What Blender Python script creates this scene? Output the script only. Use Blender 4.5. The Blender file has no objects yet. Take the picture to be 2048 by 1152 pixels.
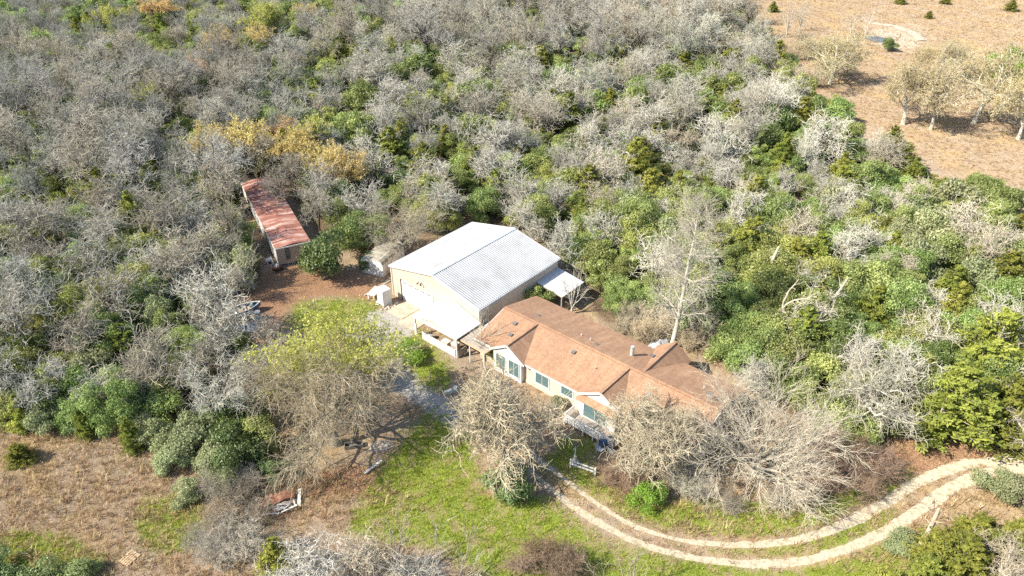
import bpy, math, random
import numpy as np
from mathutils import Matrix, Vector

SC = bpy.context.scene
COL = SC.collection
# ------------------------------------------------------------------ camera
CAM_H = 48.0
PITCH = math.radians(32.6)
FOC = 1456.0
cam_d = bpy.data.cameras.new('camera')
cam_d.sensor_width = 36.0
cam_d.lens = 36.0 * FOC / 2048.0
cam_d.clip_start = 0.5
cam_d.clip_end = 6000
cam = bpy.data.objects.new('camera', cam_d)
COL.objects.link(cam)
cam.location = (0, 0, CAM_H)
cam.rotation_euler = (math.pi / 2 - PITCH, 0, 0)
SC.camera = cam
# ------------------------------------------------------------------ light
SUN_AZ = math.radians(200)      # where the sun stands, from +X
SUN_EL = math.radians(42)
world = bpy.data.worlds.new('World')
SC.world = world
world.use_nodes = True
wn = world.node_tree
for n in list(wn.nodes):
    wn.nodes.remove(n)
w_sky = wn.nodes.new('ShaderNodeTexSky')
w_sky.sky_type = 'NISHITA'
w_sky.sun_disc = False
w_sky.sun_elevation = SUN_EL
w_sky.sun_rotation = math.pi / 2 - SUN_AZ
w_bg = wn.nodes.new('ShaderNodeBackground')
w_bg.inputs['Strength'].default_value = 0.12
w_out = wn.nodes.new('ShaderNodeOutputWorld')
wn.links.new(w_sky.outputs[0], w_bg.inputs['Color'])
wn.links.new(w_bg.outputs[0], w_out.inputs['Surface'])
sun_d = bpy.data.lights.new('sun', 'SUN')
sun_d.energy = 4.6
sun_d.angle = math.radians(0.5)
sun_d.color = (1.0, 0.93, 0.79)
sun = bpy.data.objects.new('sun', sun_d)
COL.objects.link(sun)
sv = Vector((math.cos(SUN_AZ) * math.cos(SUN_EL), math.sin(SUN_AZ) * math.cos(SUN_EL), math.sin(SUN_EL)))
sun.rotation_euler = sv.to_track_quat('Z', 'Y').to_euler()
sun.location = (-60, -40, 90)
SC.view_settings.view_transform = 'Standard'
SC.view_settings.look = 'None'
SC.view_settings.gamma = 1.0
SC.view_settings.use_curve_mapping = False
SC.view_settings.exposure = 1.0
SC.render.engine = 'CYCLES'
cy = SC.cycles
cy.max_bounces = 5
cy.diffuse_bounces = 3
cy.glossy_bounces = 2
cy.transmission_bounces = 3
cy.transparent_max_bounces = 6
cy.use_denoising = False
cy.caustics_reflective = False
cy.caustics_refractive = False

# ------------------------------------------------------------------ helpers
cT, sT = math.cos(PITCH), math.sin(PITCH)


def at(px, py, z=0.0):
    """ground point seen at a pixel of the 2048 wide photograph"""
    a = (px - 1024) / FOC
    b = -(py - 576) / FOC
    d = np.array([a, cT + b * sT, -sT + b * cT])
    t = (CAM_H - z) / -d[2]
    return np.array([0, 0, CAM_H]) + d * t


def proj(x, y, z):
    zz = z - CAM_H
    dep = y * cT - zz * sT
    up = y * sT + zz * cT
    return 1024 + FOC * x / dep, 576 - FOC * up / dep


def inside(px, py, poly):
    px = np.asarray(px, float)
    py = np.asarray(py, float)
    r = np.zeros(px.shape, bool)
    n = len(poly)
    for i in range(n):
        x0, y0 = poly[i]
        x1, y1 = poly[(i + 1) % n]
        if y0 == y1:
            continue
        c = (y0 > py) != (y1 > py)
        xi = (x1 - x0) * (py - y0) / (y1 - y0) + x0
        r ^= c & (px < xi)
    return r


def terrain(x, y):
    return 0.035 * np.sin(x * 0.9 + 1.3 * np.sin(y * 0.37)) * np.sin(y * 0.8 + np.sin(x * 0.31)) + 0.02 * np.sin(x * 2.1 + y * 1.7)


def tag(o, label=None, cat=None, group=None, kind=None):
    if label: o['label'] = label
    if cat: o['category'] = cat
    if group: o['group'] = group
    if kind: o['kind'] = kind
    return o


def empty(name, loc, rz=0.0, label=None, cat=None, group=None):
    o = bpy.data.objects.new(name, None)
    COL.objects.link(o)
    o.empty_display_size = 0.3
    o.location = [float(c) for c in loc]
    o.rotation_euler = (0, 0, rz)
    return tag(o, label, cat, group)


class MB:
    """collects vertices and faces; build() links them as ONE mesh object"""
    def __init__(s):
        s.v = []; s.f = []; s.m = []; s.t = []; s.sm = []; s.n = 0

    def add(s, V, F, mat=0, tint=0.5, smooth=False):
        V = np.asarray(V, float).reshape(-1, 3)
        s.v.append(V)
        F = [np.asarray(F, int)] if isinstance(F, np.ndarray) else [np.asarray([f], int) for f in F]
        for a in F:
            s.f.append(a + s.n)
            s.m.append(np.full(len(a), mat, int)); s.sm.append(np.full(len(a), smooth, bool))
        s.t.append(np.broadcast_to(np.asarray(tint, float), (len(V),)))
        s.n += len(V)

    def box(s, x0, x1, y0, y1, z0, z1, mat=0):
        V = [(x0, y0, z0), (x1, y0, z0), (x1, y1, z0), (x0, y1, z0), (x0, y0, z1), (x1, y0, z1), (x1, y1, z1), (x0, y1, z1)]
        F = np.array([(0, 3, 2, 1), (4, 5, 6, 7), (0, 1, 5, 4), (1, 2, 6, 5), (2, 3, 7, 6), (3, 0, 4, 7)])
        s.add(V, F, mat)

    def obox(s, c, ax, ay, az, mat=0):
        """box with half-axis vectors"""
        c = np.array(c, float); ax = np.array(ax, float); ay = np.array(ay, float); az = np.array(az, float)
        V = [c + i * ax + j * ay + k * az for k in (-1, 1) for (i, j) in ((-1, -1), (1, -1), (1, 1), (-1, 1))]
        F = np.array([(0, 3, 2, 1), (4, 5, 6, 7), (0, 1, 5, 4), (1, 2, 6, 5), (2, 3, 7, 6), (3, 0, 4, 7)])
        s.add(V, F, mat)

    def bar(s, a, b, w, h, mat=0):
        a = np.array(a, float); b = np.array(b, float)
        d = b - a; L = np.linalg.norm(d); d /= L
        up = np.array([0, 0, 1.0]) if abs(d[2]) < 0.95 else np.array([0, 1.0, 0])
        sd = np.cross(d, up); sd /= np.linalg.norm(sd)
        u2 = np.cross(sd, d)
        s.obox((a + b) / 2, d * L / 2, sd * w / 2, u2 * h / 2, mat)

    def slab(s, top, th, mat=0):
        """planar polygon given counter-clockwise from above, thickened downward along its normal"""
        T = np.array(top, float)
        n = np.cross(T[1] - T[0], T[2] - T[0]); n /= np.linalg.norm(n)
        B = T - n * th
        k = len(T)
        F = [tuple(range(k)), tuple(range(2 * k - 1, k - 1, -1))]
        for i in range(k):
            j = (i + 1) % k
            F.append((i, k + i, k + j, j))
        s.add(np.vstack([T, B]), F, mat)

    def tubes(s, Pl, R, sides=3, mat=0, tint=0.5, cap=False):
        n, k, _ = Pl.shape
        T = np.empty_like(Pl)
        T[:, 1:-1] = Pl[:, 2:] - Pl[:, :-2] if k > 2 else 0
        T[:, 0] = Pl[:, 1] - Pl[:, 0]
        T[:, -1] = Pl[:, -1] - Pl[:, -2]
        T /= np.linalg.norm(T, axis=2, keepdims=True) + 1e-9
        m = Pl[:, -1] - Pl[:, 0]
        m /= np.linalg.norm(m, axis=1, keepdims=True) + 1e-9
        ref = np.where(np.abs(m[:, 2:3]) < 0.8, np.array([[0, 0, 1.0]]), np.array([[1.0, 0, 0]]))[:, None, :]
        A = np.cross(T, ref); A /= np.linalg.norm(A, axis=2, keepdims=True) + 1e-9
        B = np.cross(T, A)
        ang = np.arange(sides) * 2 * math.pi / sides
        V = Pl[:, :, None, :] + R[:, :, None, None] * (A[:, :, None, :] * np.cos(ang)[None, None, :, None] + B[:, :, None, :] * np.sin(ang)[None, None, :, None])
        idx = np.arange(n * k * sides).reshape(n, k, sides)
        nx = np.roll(idx, -1, axis=2)
        F = np.stack([idx[:, :-1], nx[:, :-1], nx[:, 1:], idx[:, 1:]], axis=-1).reshape(-1, 4)
        tv = np.broadcast_to(np.asarray(tint, float).reshape(-1, 1, 1), (n, k, sides)).reshape(-1) if np.ndim(tint) else tint
        s.add(V.reshape(-1, 3), F, mat, tv, sides > 4)
        if cap:
            for q in range(n):
                s.add(V[q, -1], [tuple(range(sides))], mat)

    def cyl(s, p0, p1, r0, r1=None, sides=10, mat=0):
        r1 = r0 if r1 is None else r1
        s.tubes(np.array([[p0, p1]], float), np.array([[r0, r1]], float), sides, mat, cap=True)

    def cards(s, P, N, U, w, h, mat=0, tint=0.5):
        """leaf cards: centre, normal, up; half sizes w,h"""
        P = np.asarray(P); n = len(P)
        N = N / (np.linalg.norm(N, axis=1, keepdims=True) + 1e-9)
        S = np.cross(U, N); S /= np.linalg.norm(S, axis=1, keepdims=True) + 1e-9
        W = np.cross(N, S)
        w = np.broadcast_to(w, (n,))[:, None]; h = np.broadcast_to(h, (n,))[:, None]
        V = np.stack([P - W * h, P + S * w, P + W * h, P - S * w], axis=1)
        F = np.arange(4 * n).reshape(n, 4)
        s.add(V.reshape(-1, 3), F, mat, np.repeat(np.broadcast_to(tint, (n,)), 4))

    def mesh(s, name, mats):
        V = np.vstack(s.v)
        me = bpy.data.meshes.new(name)
        me.vertices.add(len(V))
        me.vertices.foreach_set('co', V.ravel())
        nl = sum(a.size for a in s.f)
        npoly = sum(len(a) for a in s.f)
        me.loops.add(nl)
        me.polygons.add(npoly)
        me.loops.foreach_set('vertex_index', np.concatenate([a.ravel() for a in s.f]))
        tot = np.concatenate([np.full(len(a), a.shape[1], int) for a in s.f])
        me.polygons.foreach_set('loop_start', np.concatenate([[0], np.cumsum(tot)[:-1]]))
        me.polygons.foreach_set('material_index', np.concatenate(s.m))
        me.polygons.foreach_set('use_smooth', np.concatenate(s.sm))
        at_ = me.attributes.new('tint', 'FLOAT', 'POINT')
        at_.data.foreach_set('value', np.concatenate(s.t))
        for m in (mats if isinstance(mats, (list, tuple)) else [mats]):
            me.materials.append(m)
        me.update(calc_edges=True)
        return me

    def build(s, name, mats, parent=None, loc=None):
        return link(name, s.mesh(name, mats), parent, loc)


def link(name, me, parent=None, loc=None, rz=None, sc=None):
    o = bpy.data.objects.new(name, me)
    COL.objects.link(o)
    if parent is not None: o.parent = parent
    if loc is not None: o.location = [float(c) for c in loc]
    if rz is not None: o.rotation_euler = (0, 0, float(rz))
    if sc is not None: o.scale = (float(sc),) * 3 if np.ndim(sc) == 0 else [float(c) for c in sc]
    return o


# ------------------------------------------------------------------ materials
def mk(name):
    m = bpy.data.materials.new(name)
    m.use_nodes = True
    nt = m.node_tree
    for n in list(nt.nodes): nt.nodes.remove(n)
    out = nt.nodes.new('ShaderNodeOutputMaterial')
    return m, nt, out


def nd(nt, t, **kw):
    n = nt.nodes.new(t)
    for k, v in kw.items():
        if k in n.inputs: n.inputs[k].default_value = v
        else: setattr(n, k, v)
    return n


def mixc(nt, fac, a, b, bt='MIX'):
    n = nt.nodes.new('ShaderNodeMix'); n.data_type = 'RGBA'; n.blend_type = bt
    for s, v in ((n.inputs[0], fac), (n.inputs[6], a), (n.inputs[7], b)):
        if hasattr(v, 'is_linked') or hasattr(v, 'links'): nt.links.new(v, s)
        else: s.default_value = v if np.ndim(v) == 0 else (*v[:3], 1)
    return n.outputs[2]


def ramp(nt, val, stops):
    r = nt.nodes.new('ShaderNodeValToRGB')
    e = r.color_ramp.elements
    while len(e) < len(stops): e.new(0.5)
    for q, (p, c) in zip(e, stops):
        q.position = p; q.color = (*c, 1) if np.ndim(c) else (c, c, c, 1)
    nt.links.new(val, r.inputs[0])
    return r.outputs[0]


def noise(nt, scale, detail=4, rough=0.55, coord='Object', dist=0.0, vec=None):
    n = nd(nt, 'ShaderNodeTexNoise', Scale=scale, Detail=detail, Roughness=rough, Distortion=dist)
    if vec is None:
        tc = nt.nodes.new('ShaderNodeTexCoord'); vec = tc.outputs[coord]
    nt.links.new(vec, n.inputs['Vector'])
    return n.outputs['Fac']


def objrand(nt, lo, hi):
    oi = nt.nodes.new('ShaderNodeObjectInfo')
    mr = nd(nt, 'ShaderNodeMapRange'); mr.inputs[3].default_value = lo; mr.inputs[4].default_value = hi
    nt.links.new(oi.outputs['Random'], mr.inputs[0])
    return mr.outputs[0]


def bump(nt, h, strength, dist):
    b = nd(nt, 'ShaderNodeBump', Strength=strength, Distance=dist)
    nt.links.new(h, b.inputs['Height'])
    return b.outputs[0]


def solid(name, c, rough=0.7, var=0.2, scale=3.0, metallic=0.0, dirt=None, bmp=0.0, spec=0.3):
    """painted or raw surface with uneven wear"""
    m, nt, out = mk(name)
    p = nd(nt, 'ShaderNodeBsdfPrincipled', Roughness=rough, Metallic=metallic)
    p.inputs['Specular IOR Level'].default_value = spec
    n = noise(nt, scale, 5, 0.65)
    c = np.array(c, float)
    d = np.array(dirt, float) if dirt is not None else c * (1 - var)
    col = ramp(nt, n, [(0.32, d), (0.52, c), (0.75, np.minimum(c * (1 + var * 0.5), 0.95))])
    nt.links.new(col, p.inputs['Base Color'])
    if bmp:
        nt.links.new(bump(nt, noise(nt, scale * 8, 4), bmp, 0.02), p.inputs['Normal'])
    nt.links.new(p.outputs[0], out.inputs[0])
    return m


def bark(name, c, c2, scale=4.0, lo=0.8, hi=1.2):
    m, nt, out = mk(name)
    d = nd(nt, 'ShaderNodeBsdfDiffuse', Roughness=0.9)
    col = ramp(nt, noise(nt, scale, 4, 0.7), [(0.3, c2), (0.6, c), (0.8, np.array(c) * 1.15)])
    r = objrand(nt, lo, hi)
    oi = nt.nodes.new('ShaderNodeObjectInfo')
    mm = nd(nt, 'ShaderNodeMath', operation='MULTIPLY'); nt.links.new(oi.outputs['Random'], mm.inputs[0]); mm.inputs[1].default_value = 5.7
    fr = nd(nt, 'ShaderNodeMath', operation='FRACT'); nt.links.new(mm.outputs[0], fr.inputs[0])
    col = mixc(nt, 1.0, col, ramp(nt, fr.outputs[0], [(0.0, (1.0, .93, .82)), (0.4, (.98, .98, .94)), (0.7, (1.0, 1.0, 1.0)), (1.0, (.93, .97, .90))]), 'MULTIPLY')
    vv = nt.nodes.new('ShaderNodeVectorMath'); vv.operation = 'SCALE'
    nt.links.new(col, vv.inputs[0]); nt.links.new(r, vv.inputs['Scale'])
    nt.links.new(vv.outputs[0], d.inputs[0])
    nt.links.new(d.outputs[0], out.inputs[0])
    return m


def leaf(name, c1, c2, trans=0.3, lo=0.75, hi=1.25, hue=0.02, gloss=0.0):
    m, nt, out = mk(name)
    a = nd(nt, 'ShaderNodeAttribute', attribute_name='tint')
    col = mixc(nt, a.outputs['Fac'], c1, c2)
    hs = nt.nodes.new('ShaderNodeHueSaturation')
    nt.links.new(col, hs.inputs['Color'])
    nt.links.new(objrand(nt, lo, hi), hs.inputs['Value'])
    oi = nt.nodes.new('ShaderNodeObjectInfo')
    mm = nd(nt, 'ShaderNodeMath', operation='MULTIPLY'); nt.links.new(oi.outputs['Random'], mm.inputs[0]); mm.inputs[1].default_value = 7.31
    fr = nd(nt, 'ShaderNodeMath', operation='FRACT'); nt.links.new(mm.outputs[0], fr.inputs[0])
    mr = nd(nt, 'ShaderNodeMapRange'); mr.inputs[3].default_value = 0.5 - hue; mr.inputs[4].default_value = 0.5 + hue
    nt.links.new(fr.outputs[0], mr.inputs[0]); nt.links.new(mr.outputs[0], hs.inputs['Hue'])
    d = nd(nt, 'ShaderNodeBsdfDiffuse'); t = nd(nt, 'ShaderNodeBsdfTranslucent')
    nt.links.new(hs.outputs[0], d.inputs[0]); nt.links.new(hs.outputs[0], t.inputs[0])
    mx = nd(nt, 'ShaderNodeMixShader'); mx.inputs[0].default_value = trans
    nt.links.new(d.outputs[0], mx.inputs[1]); nt.links.new(t.outputs[0], mx.inputs[2])
    o = mx.outputs[0]
    if gloss:
        g = nd(nt, 'ShaderNodeBsdfGlossy', Roughness=0.45); m2 = nd(nt, 'ShaderNodeMixShader'); m2.inputs[0].default_value = gloss
        nt.links.new(o, m2.inputs[1]); nt.links.new(g.outputs[0], m2.inputs[2]); o = m2.outputs[0]
    nt.links.new(o, out.inputs[0])
    return m


M = {}
M['oak_trunk'] = bark('oak_trunk', (0.36, 0.325, 0.27), (0.16, 0.14, 0.11))
M['oak_twig'] = bark('oak_twig', (0.62, 0.59, 0.515), (0.42, 0.395, 0.34), 2.5, .78, 1.14)
M['dark_twig'] = bark('dark_twig', (0.60, 0.57, 0.50), (0.39, 0.365, 0.315), 2.5)
M['dark_trunk'] = bark('dark_trunk', (0.15, 0.13, 0.11), (0.06, 0.052, 0.045))
M['pale_bark'] = bark('pale_bark', (0.62, 0.58, 0.50), (0.40, 0.36, 0.30), 3)
M['pale_twig'] = bark('pale_twig', (0.50, 0.455, 0.38), (0.32, 0.29, 0.235), 3)
M['tan_twig'] = bark('tan_twig', (0.58, 0.51, 0.385), (0.38, 0.325, 0.235), 2.5)
M['brown_twig'] = bark('brown_twig', (0.36, 0.26, 0.19), (0.19, 0.13, 0.10), 2.5)
M['lichen_twig'] = bark('lichen_twig', (0.62, 0.57, 0.45), (0.37, 0.335, 0.25), 1.6)
M['dead_wood'] = bark('dead_wood', (0.58, 0.52, 0.44), (0.34, 0.28, 0.22), 4)
M['yaupon'] = leaf('yaupon', (0.145, 0.20, 0.05), (0.42, 0.475, 0.165), 0.3, 0.75, 1.3, 0.025, 0.03)
M['olive_shrub'] = leaf('olive_shrub', (0.23, 0.27, 0.07), (0.50, 0.53, 0.19), 0.3, 0.75, 1.25, 0.02)
M['pale_shrub'] = leaf('pale_shrub', (0.24, 0.28, 0.13), (0.44, 0.46, 0.26), 0.28, 0.8, 1.2, 0.02)
M['bright_leaf'] = leaf('bright_leaf', (0.19, 0.32, 0.045), (0.38, 0.52, 0.11), 0.4, 0.9, 1.1, 0.01)
M['deep_green'] = leaf('deep_green', (0.085, 0.14, 0.045), (0.20, 0.27, 0.10), 0.28, 0.8, 1.25, 0.02, 0.03)
M['cedar'] = leaf('cedar', (0.115, 0.15, 0.03), (0.36, 0.365, 0.08), 0.3, 0.7, 1.3, 0.02)
M['spring_leaf'] = leaf('spring_leaf', (0.38, 0.42, 0.08), (0.64, 0.64, 0.19), 0.45, 0.95, 1.05, 0.006)
M['tan_bud'] = leaf('tan_bud', (0.42, 0.36, 0.17), (0.60, 0.52, 0.28), 0.3, 0.9, 1.1, 0.01)
M['orange_bud'] = leaf('orange_bud', (0.60, 0.42, 0.15), (0.78, 0.60, 0.27), 0.35, 0.85, 1.1, 0.025)
M['grass'] = leaf('grass', (0.23, 0.31, 0.035), (0.54, 0.56, 0.12), 0.3, 0.8, 1.25, 0.02)
M['straw'] = leaf('straw', (0.44, 0.32, 0.17), (0.70, 0.55, 0.34), 0.25, 0.75, 1.2, 0.015)
M['dry_weed'] = leaf('dry_weed', (0.27, 0.175, 0.095), (0.48, 0.345, 0.20), 0.2, 0.7, 1.25, 0.02)


# ------------------------------------------------------------------ ground zones (photo outlines carried to the ground)
GREEN = [
    [(690, 1060), (760, 945), (830, 860), (880, 800), (935, 850), (960, 1000), (1075, 990), (1180, 1070), (1300, 1160), (1000, 1190), (880, 1090), (760, 1090)],
    [(575, 625), (640, 600), (740, 605), (770, 632), (720, 645), (640, 672), (590, 660)],
    [(770, 690), (830, 655), (860, 690), (905, 745), (890, 790), (840, 770)],
    [(1080, 930), (1180, 985), (1300, 1050), (1500, 1075), (1640, 1050), (1760, 980), (1700, 985), (1560, 1010), (1380, 1000), (1300, 1010), (1200, 960), (1130, 900)],
    [(1210, 1080), (1330, 1118), (1560, 1150), (1700, 1125), (1850, 1050), (1900, 1080), (1700, 1190), (1300, 1190)],
    [(1350, 1095), (1500, 1104), (1620, 1090), (1780, 1015), (1800, 1030), (1680, 1095), (1540, 1118), (1400, 1108)],
    [(270, 1020), (330, 990), (410, 1010), (410, 1090), (330, 1110), (280, 1080)],
    [(1740, 965), (1800, 935), (1830, 940), (1790, 985), (1750, 1000)],
    [(1110, 880), (1160, 870), (1200, 890), (1170, 930), (1120, 930)],
    [(0, 1060), (150, 1080), (230, 1152), (0, 1190)],
]
GRAVEL = [
    [(690, 650), (760, 618), (830, 640), (815, 690), (800, 715), (840, 770), (925, 815), (945, 860), (905, 860), (850, 815), (760, 770), (690, 710)],
]
LITTER = [
    [(1620, 850), (1700, 850), (1800, 850), (1850, 880), (2090, 890), (2090, 925), (1930, 925), (1850, 950), (1780, 960), (1700, 920)],
    [(470, 640), (500, 570), (545, 530), (640, 530), (740, 555), (790, 600), (720, 605), (640, 590), (570, 625), (500, 690)],
    [(930, 960), (970, 985), (1050, 1000), (1000, 1030), (930, 1000)],
    [(1170, 940), (1260, 940), (1330, 1000), (1270, 1020), (1190, 985)],
    [(560, 960), (700, 930), (800, 950), (720, 1000), (600, 990)],
    [(190, 840), (310, 830), (300, 880), (210, 880)],
    [(480, 690), (520, 660), (560, 700), (520, 790), (440, 780)],
]
BARE = [
    [(1742, 58), (1800, 56), (1848, 84), (1840, 100), (1765, 98), (1738, 82)],
    [(1798, 44), (1845, 56), (1868, 84), (1856, 90), (1838, 66), (1796, 52)],
]
MEADOW_PX = [(1440, -120), (1470, 30), (1520, 60), (1560, 140), (1600, 165), (1640, 200), (1690, 215), (1700, 240), (1760, 265), (1830, 300), (1850, 330), (1960, 345), (2048, 400), (2300, 470), (2300, -120)]
FIELD_PX = [(0, 800), (60, 800), (200, 870), (290, 880), (420, 960), (560, 920), (700, 950), (690, 1060), (560, 1060), (480, 1170), (-200, 1170), (-200, 800)]


def soft(px, py, polys, wob):
    r = np.zeros(px.shape)
    for p in polys:
        r = np.maximum(r, sum(inside(px + dx * wob, py + dy * wob, p).astype(float) for dx, dy in ((0, 0), (1, .4), (-1, .4), (.4, -.7), (-.4, .7), (1.8, 0), (-1.8, 0), (0, 1.1), (0, -1.1))) / 9)
    return r


def ground_sheet():
    def axis(a, b, step, far):
        core = np.arange(a, b + step, step)
        out = []
        d = step
        x = b + step
        while x < far:
            d *= 1.07; x += d; out.append(x)
        lo = []
        d = step; x = a
        while x > -far * 0.9:
            d *= 1.07; x -= d; lo.append(x)
        return np.concatenate([lo[::-1], core, out])
    X = axis(-48, 58, 0.4, 1500)
    Y = axis(30, 108, 0.4, 2500)
    gx, gy = np.meshgrid(X, Y)
    gz = terrain(gx, gy)
    n, m = gx.shape
    V = np.stack([gx, gy, gz], -1).reshape(-1, 3)
    idx = np.arange(n * m).reshape(n, m)
    F = np.stack([idx[:-1, :-1], idx[:-1, 1:], idx[1:, 1:], idx[1:, :-1]], -1).reshape(-1, 4)
    mb = MB(); mb.add(V, F)
    me = mb.mesh('ground', [])
    ok = gy > 5
    px, py = proj(gx, np.where(ok, gy, 5), 0)
    px = np.where(ok, px, -9999); py = np.where(ok, py, 9999)
    wob = np.clip(1456 * 0.5 / np.maximum(gy, 20), 4, 20)
    zz = [soft(px, py, q, w_) for q, w_ in ((GREEN, 17), (GRAVEL, 10), (LITTER, 16), (BARE, 9))]
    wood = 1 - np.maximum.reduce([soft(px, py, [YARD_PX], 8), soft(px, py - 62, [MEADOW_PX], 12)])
    col = np.ones((n * m, 4), np.float32)
    for k in range(3): col[:, k] = zz[k].ravel()
    col[:, 3] = zz[3].ravel()
    a = me.attributes.new('zone', 'FLOAT_COLOR', 'POINT'); a.data.foreach_set('color', col.ravel())
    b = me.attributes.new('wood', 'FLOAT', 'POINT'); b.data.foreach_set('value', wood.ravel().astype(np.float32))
    me.polygons.foreach_set('use_smooth', np.ones(len(F), bool))
    m_, nt, out = mk('ground')
    tc = nt.nodes.new('ShaderNodeTexCoord'); vec = tc.outputs['Object']
    zn = nd(nt, 'ShaderNodeAttribute', attribute_name='zone')
    wd = nd(nt, 'ShaderNodeAttribute', attribute_name='wood')
    sep = nt.nodes.new('ShaderNodeSeparateColor'); nt.links.new(zn.outputs['Color'], sep.inputs[0])
    n1 = noise(nt, 0.22, 5, 0.6, vec=vec); n2 = noise(nt, 1.6, 6, 0.68, vec=vec); n3 = noise(nt, 7.0, 4, 0.7, vec=vec); n4 = noise(nt, 0.7, 5, 0.65, vec=vec)
    n5 = noise(nt, 22.0, 3, 0.7, vec=vec)
    def edge(v, lo=0.25, hi=0.75, k=0.9, nn=None):
        """weight broken up by noise"""
        s = nd(nt, 'ShaderNodeMath', operation='MULTIPLY_ADD'); nt.links.new(nn or n2, s.inputs[0]); s.inputs[1].default_value = k; nt.links.new(v, s.inputs[2])
        mr = nd(nt, 'ShaderNodeMapRange'); mr.inputs[1].default_value = lo + k * 0.5; mr.inputs[2].default_value = hi + k * 0.5
        nt.links.new(s.outputs[0], mr.inputs[0])
        return mr.outputs[0]
    tan = ramp(nt, n2, [(0.30, (0.19, 0.12, 0.07)), (0.45, (0.36, 0.25, 0.16)), (0.60, (0.48, 0.36, 0.24)), (0.78, (0.57, 0.46, 0.33))])
    gry = ramp(nt, n3, [(0.3, (0.30, 0.23, 0.17)), (0.6, (0.50, 0.41, 0.31))])
    tan = mixc(nt, ramp(nt, n1, [(0.42, 0.0), (0.62, 0.75)]), tan, gry)
    gr_hint = ramp(nt, n4, [(0.55, 0.0), (0.70, 0.55)])
    tan = mixc(nt, gr_hint, tan, (0.27, 0.25, 0.10))
    gold = noise(nt, 0.13, 4, 0.6, vec=vec)
    tan = mixc(nt, ramp(nt, gold, [(0.52, 0.0), (0.66, 0.55)]), tan, (0.52, 0.37, 0.17))
    tan = mixc(nt, ramp(nt, noise(nt, 0.31, 5, 0.65, vec=vec), [(0.56, 0.0), (0.68, 0.6)]), tan, (0.25, 0.19, 0.13))
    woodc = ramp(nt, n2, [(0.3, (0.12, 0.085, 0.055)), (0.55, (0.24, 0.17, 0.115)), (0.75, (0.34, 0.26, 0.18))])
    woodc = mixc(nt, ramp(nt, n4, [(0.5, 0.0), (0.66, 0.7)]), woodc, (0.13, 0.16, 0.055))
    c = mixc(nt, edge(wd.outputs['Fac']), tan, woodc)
    lit = ramp(nt, n3, [(0.3, (0.22, 0.115, 0.065)), (0.5, (0.40, 0.235, 0.14)), (0.7, (0.52, 0.36, 0.24))])
    c = mixc(nt, edge(sep.outputs[2]), c, lit)
    grn = ramp(nt, n3, [(0.28, (0.11, 0.16, 0.025)), (0.5, (0.24, 0.30, 0.05)), (0.66, (0.36, 0.385, 0.09)), (0.8, (0.48, 0.42, 0.18))])
    grn = mixc(nt, ramp(nt, n4, [(0.48, 0.0), (0.62, 0.8)]), grn, (0.40, 0.30, 0.18))
    c = mixc(nt, edge(sep.outputs[0], 0.2, 0.7, 1.1), c, grn)
    gvl = ramp(nt, n3, [(0.3, (0.34, 0.31, 0.27)), (0.5, (0.50, 0.47, 0.42)), (0.7, (0.62, 0.59, 0.53))])
    c = mixc(nt, edge(sep.outputs[1], 0.25, 0.7, 1.2), c, gvl)
    c = mixc(nt, edge(zn.outputs['Alpha'], 0.3, 0.8, 1.3), c, (0.50, 0.43, 0.34))
    c = mixc(nt, 0.35, c, ramp(nt, n5, [(0.3, 0.55), (0.7, 1.0)]), 'MULTIPLY')
    d = nd(nt, 'ShaderNodeBsdfDiffuse', Roughness=0.8)
    nt.links.new(c, d.inputs[0])
    hsum = nd(nt, 'ShaderNodeMath', operation='ADD'); nt.links.new(n3, hsum.inputs[0]); nt.links.new(n2, hsum.inputs[1])
    nt.links.new(bump(nt, hsum.outputs[0], 1.0, 0.22), d.inputs['Normal'])
    nt.links.new(d.outputs[0], out.inputs[0])
    me.materials.append(m_)
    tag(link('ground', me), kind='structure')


YARD_PX = [(478, 350), (552, 345), (600, 420), (640, 480), (700, 500), (730, 500), (790, 470), (860, 470), (945, 440), (1120, 510), (1165, 560), (1180, 600), (1200, 640), (1260, 672), (1300, 685), (1345, 705), (1420, 700), (1450, 735), (1500, 775), (1590, 838), (1700, 885), (1780, 862), (1850, 890), (2048, 905), (2600, 930), (2600, 1400), (-700, 1400), (-700, 800), (0, 800), (60, 800), (200, 870), (300, 850), (440, 800), (520, 770), (520, 650), (455, 630), (445, 605), (530, 560), (500, 470)]

ground_sheet()


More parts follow.
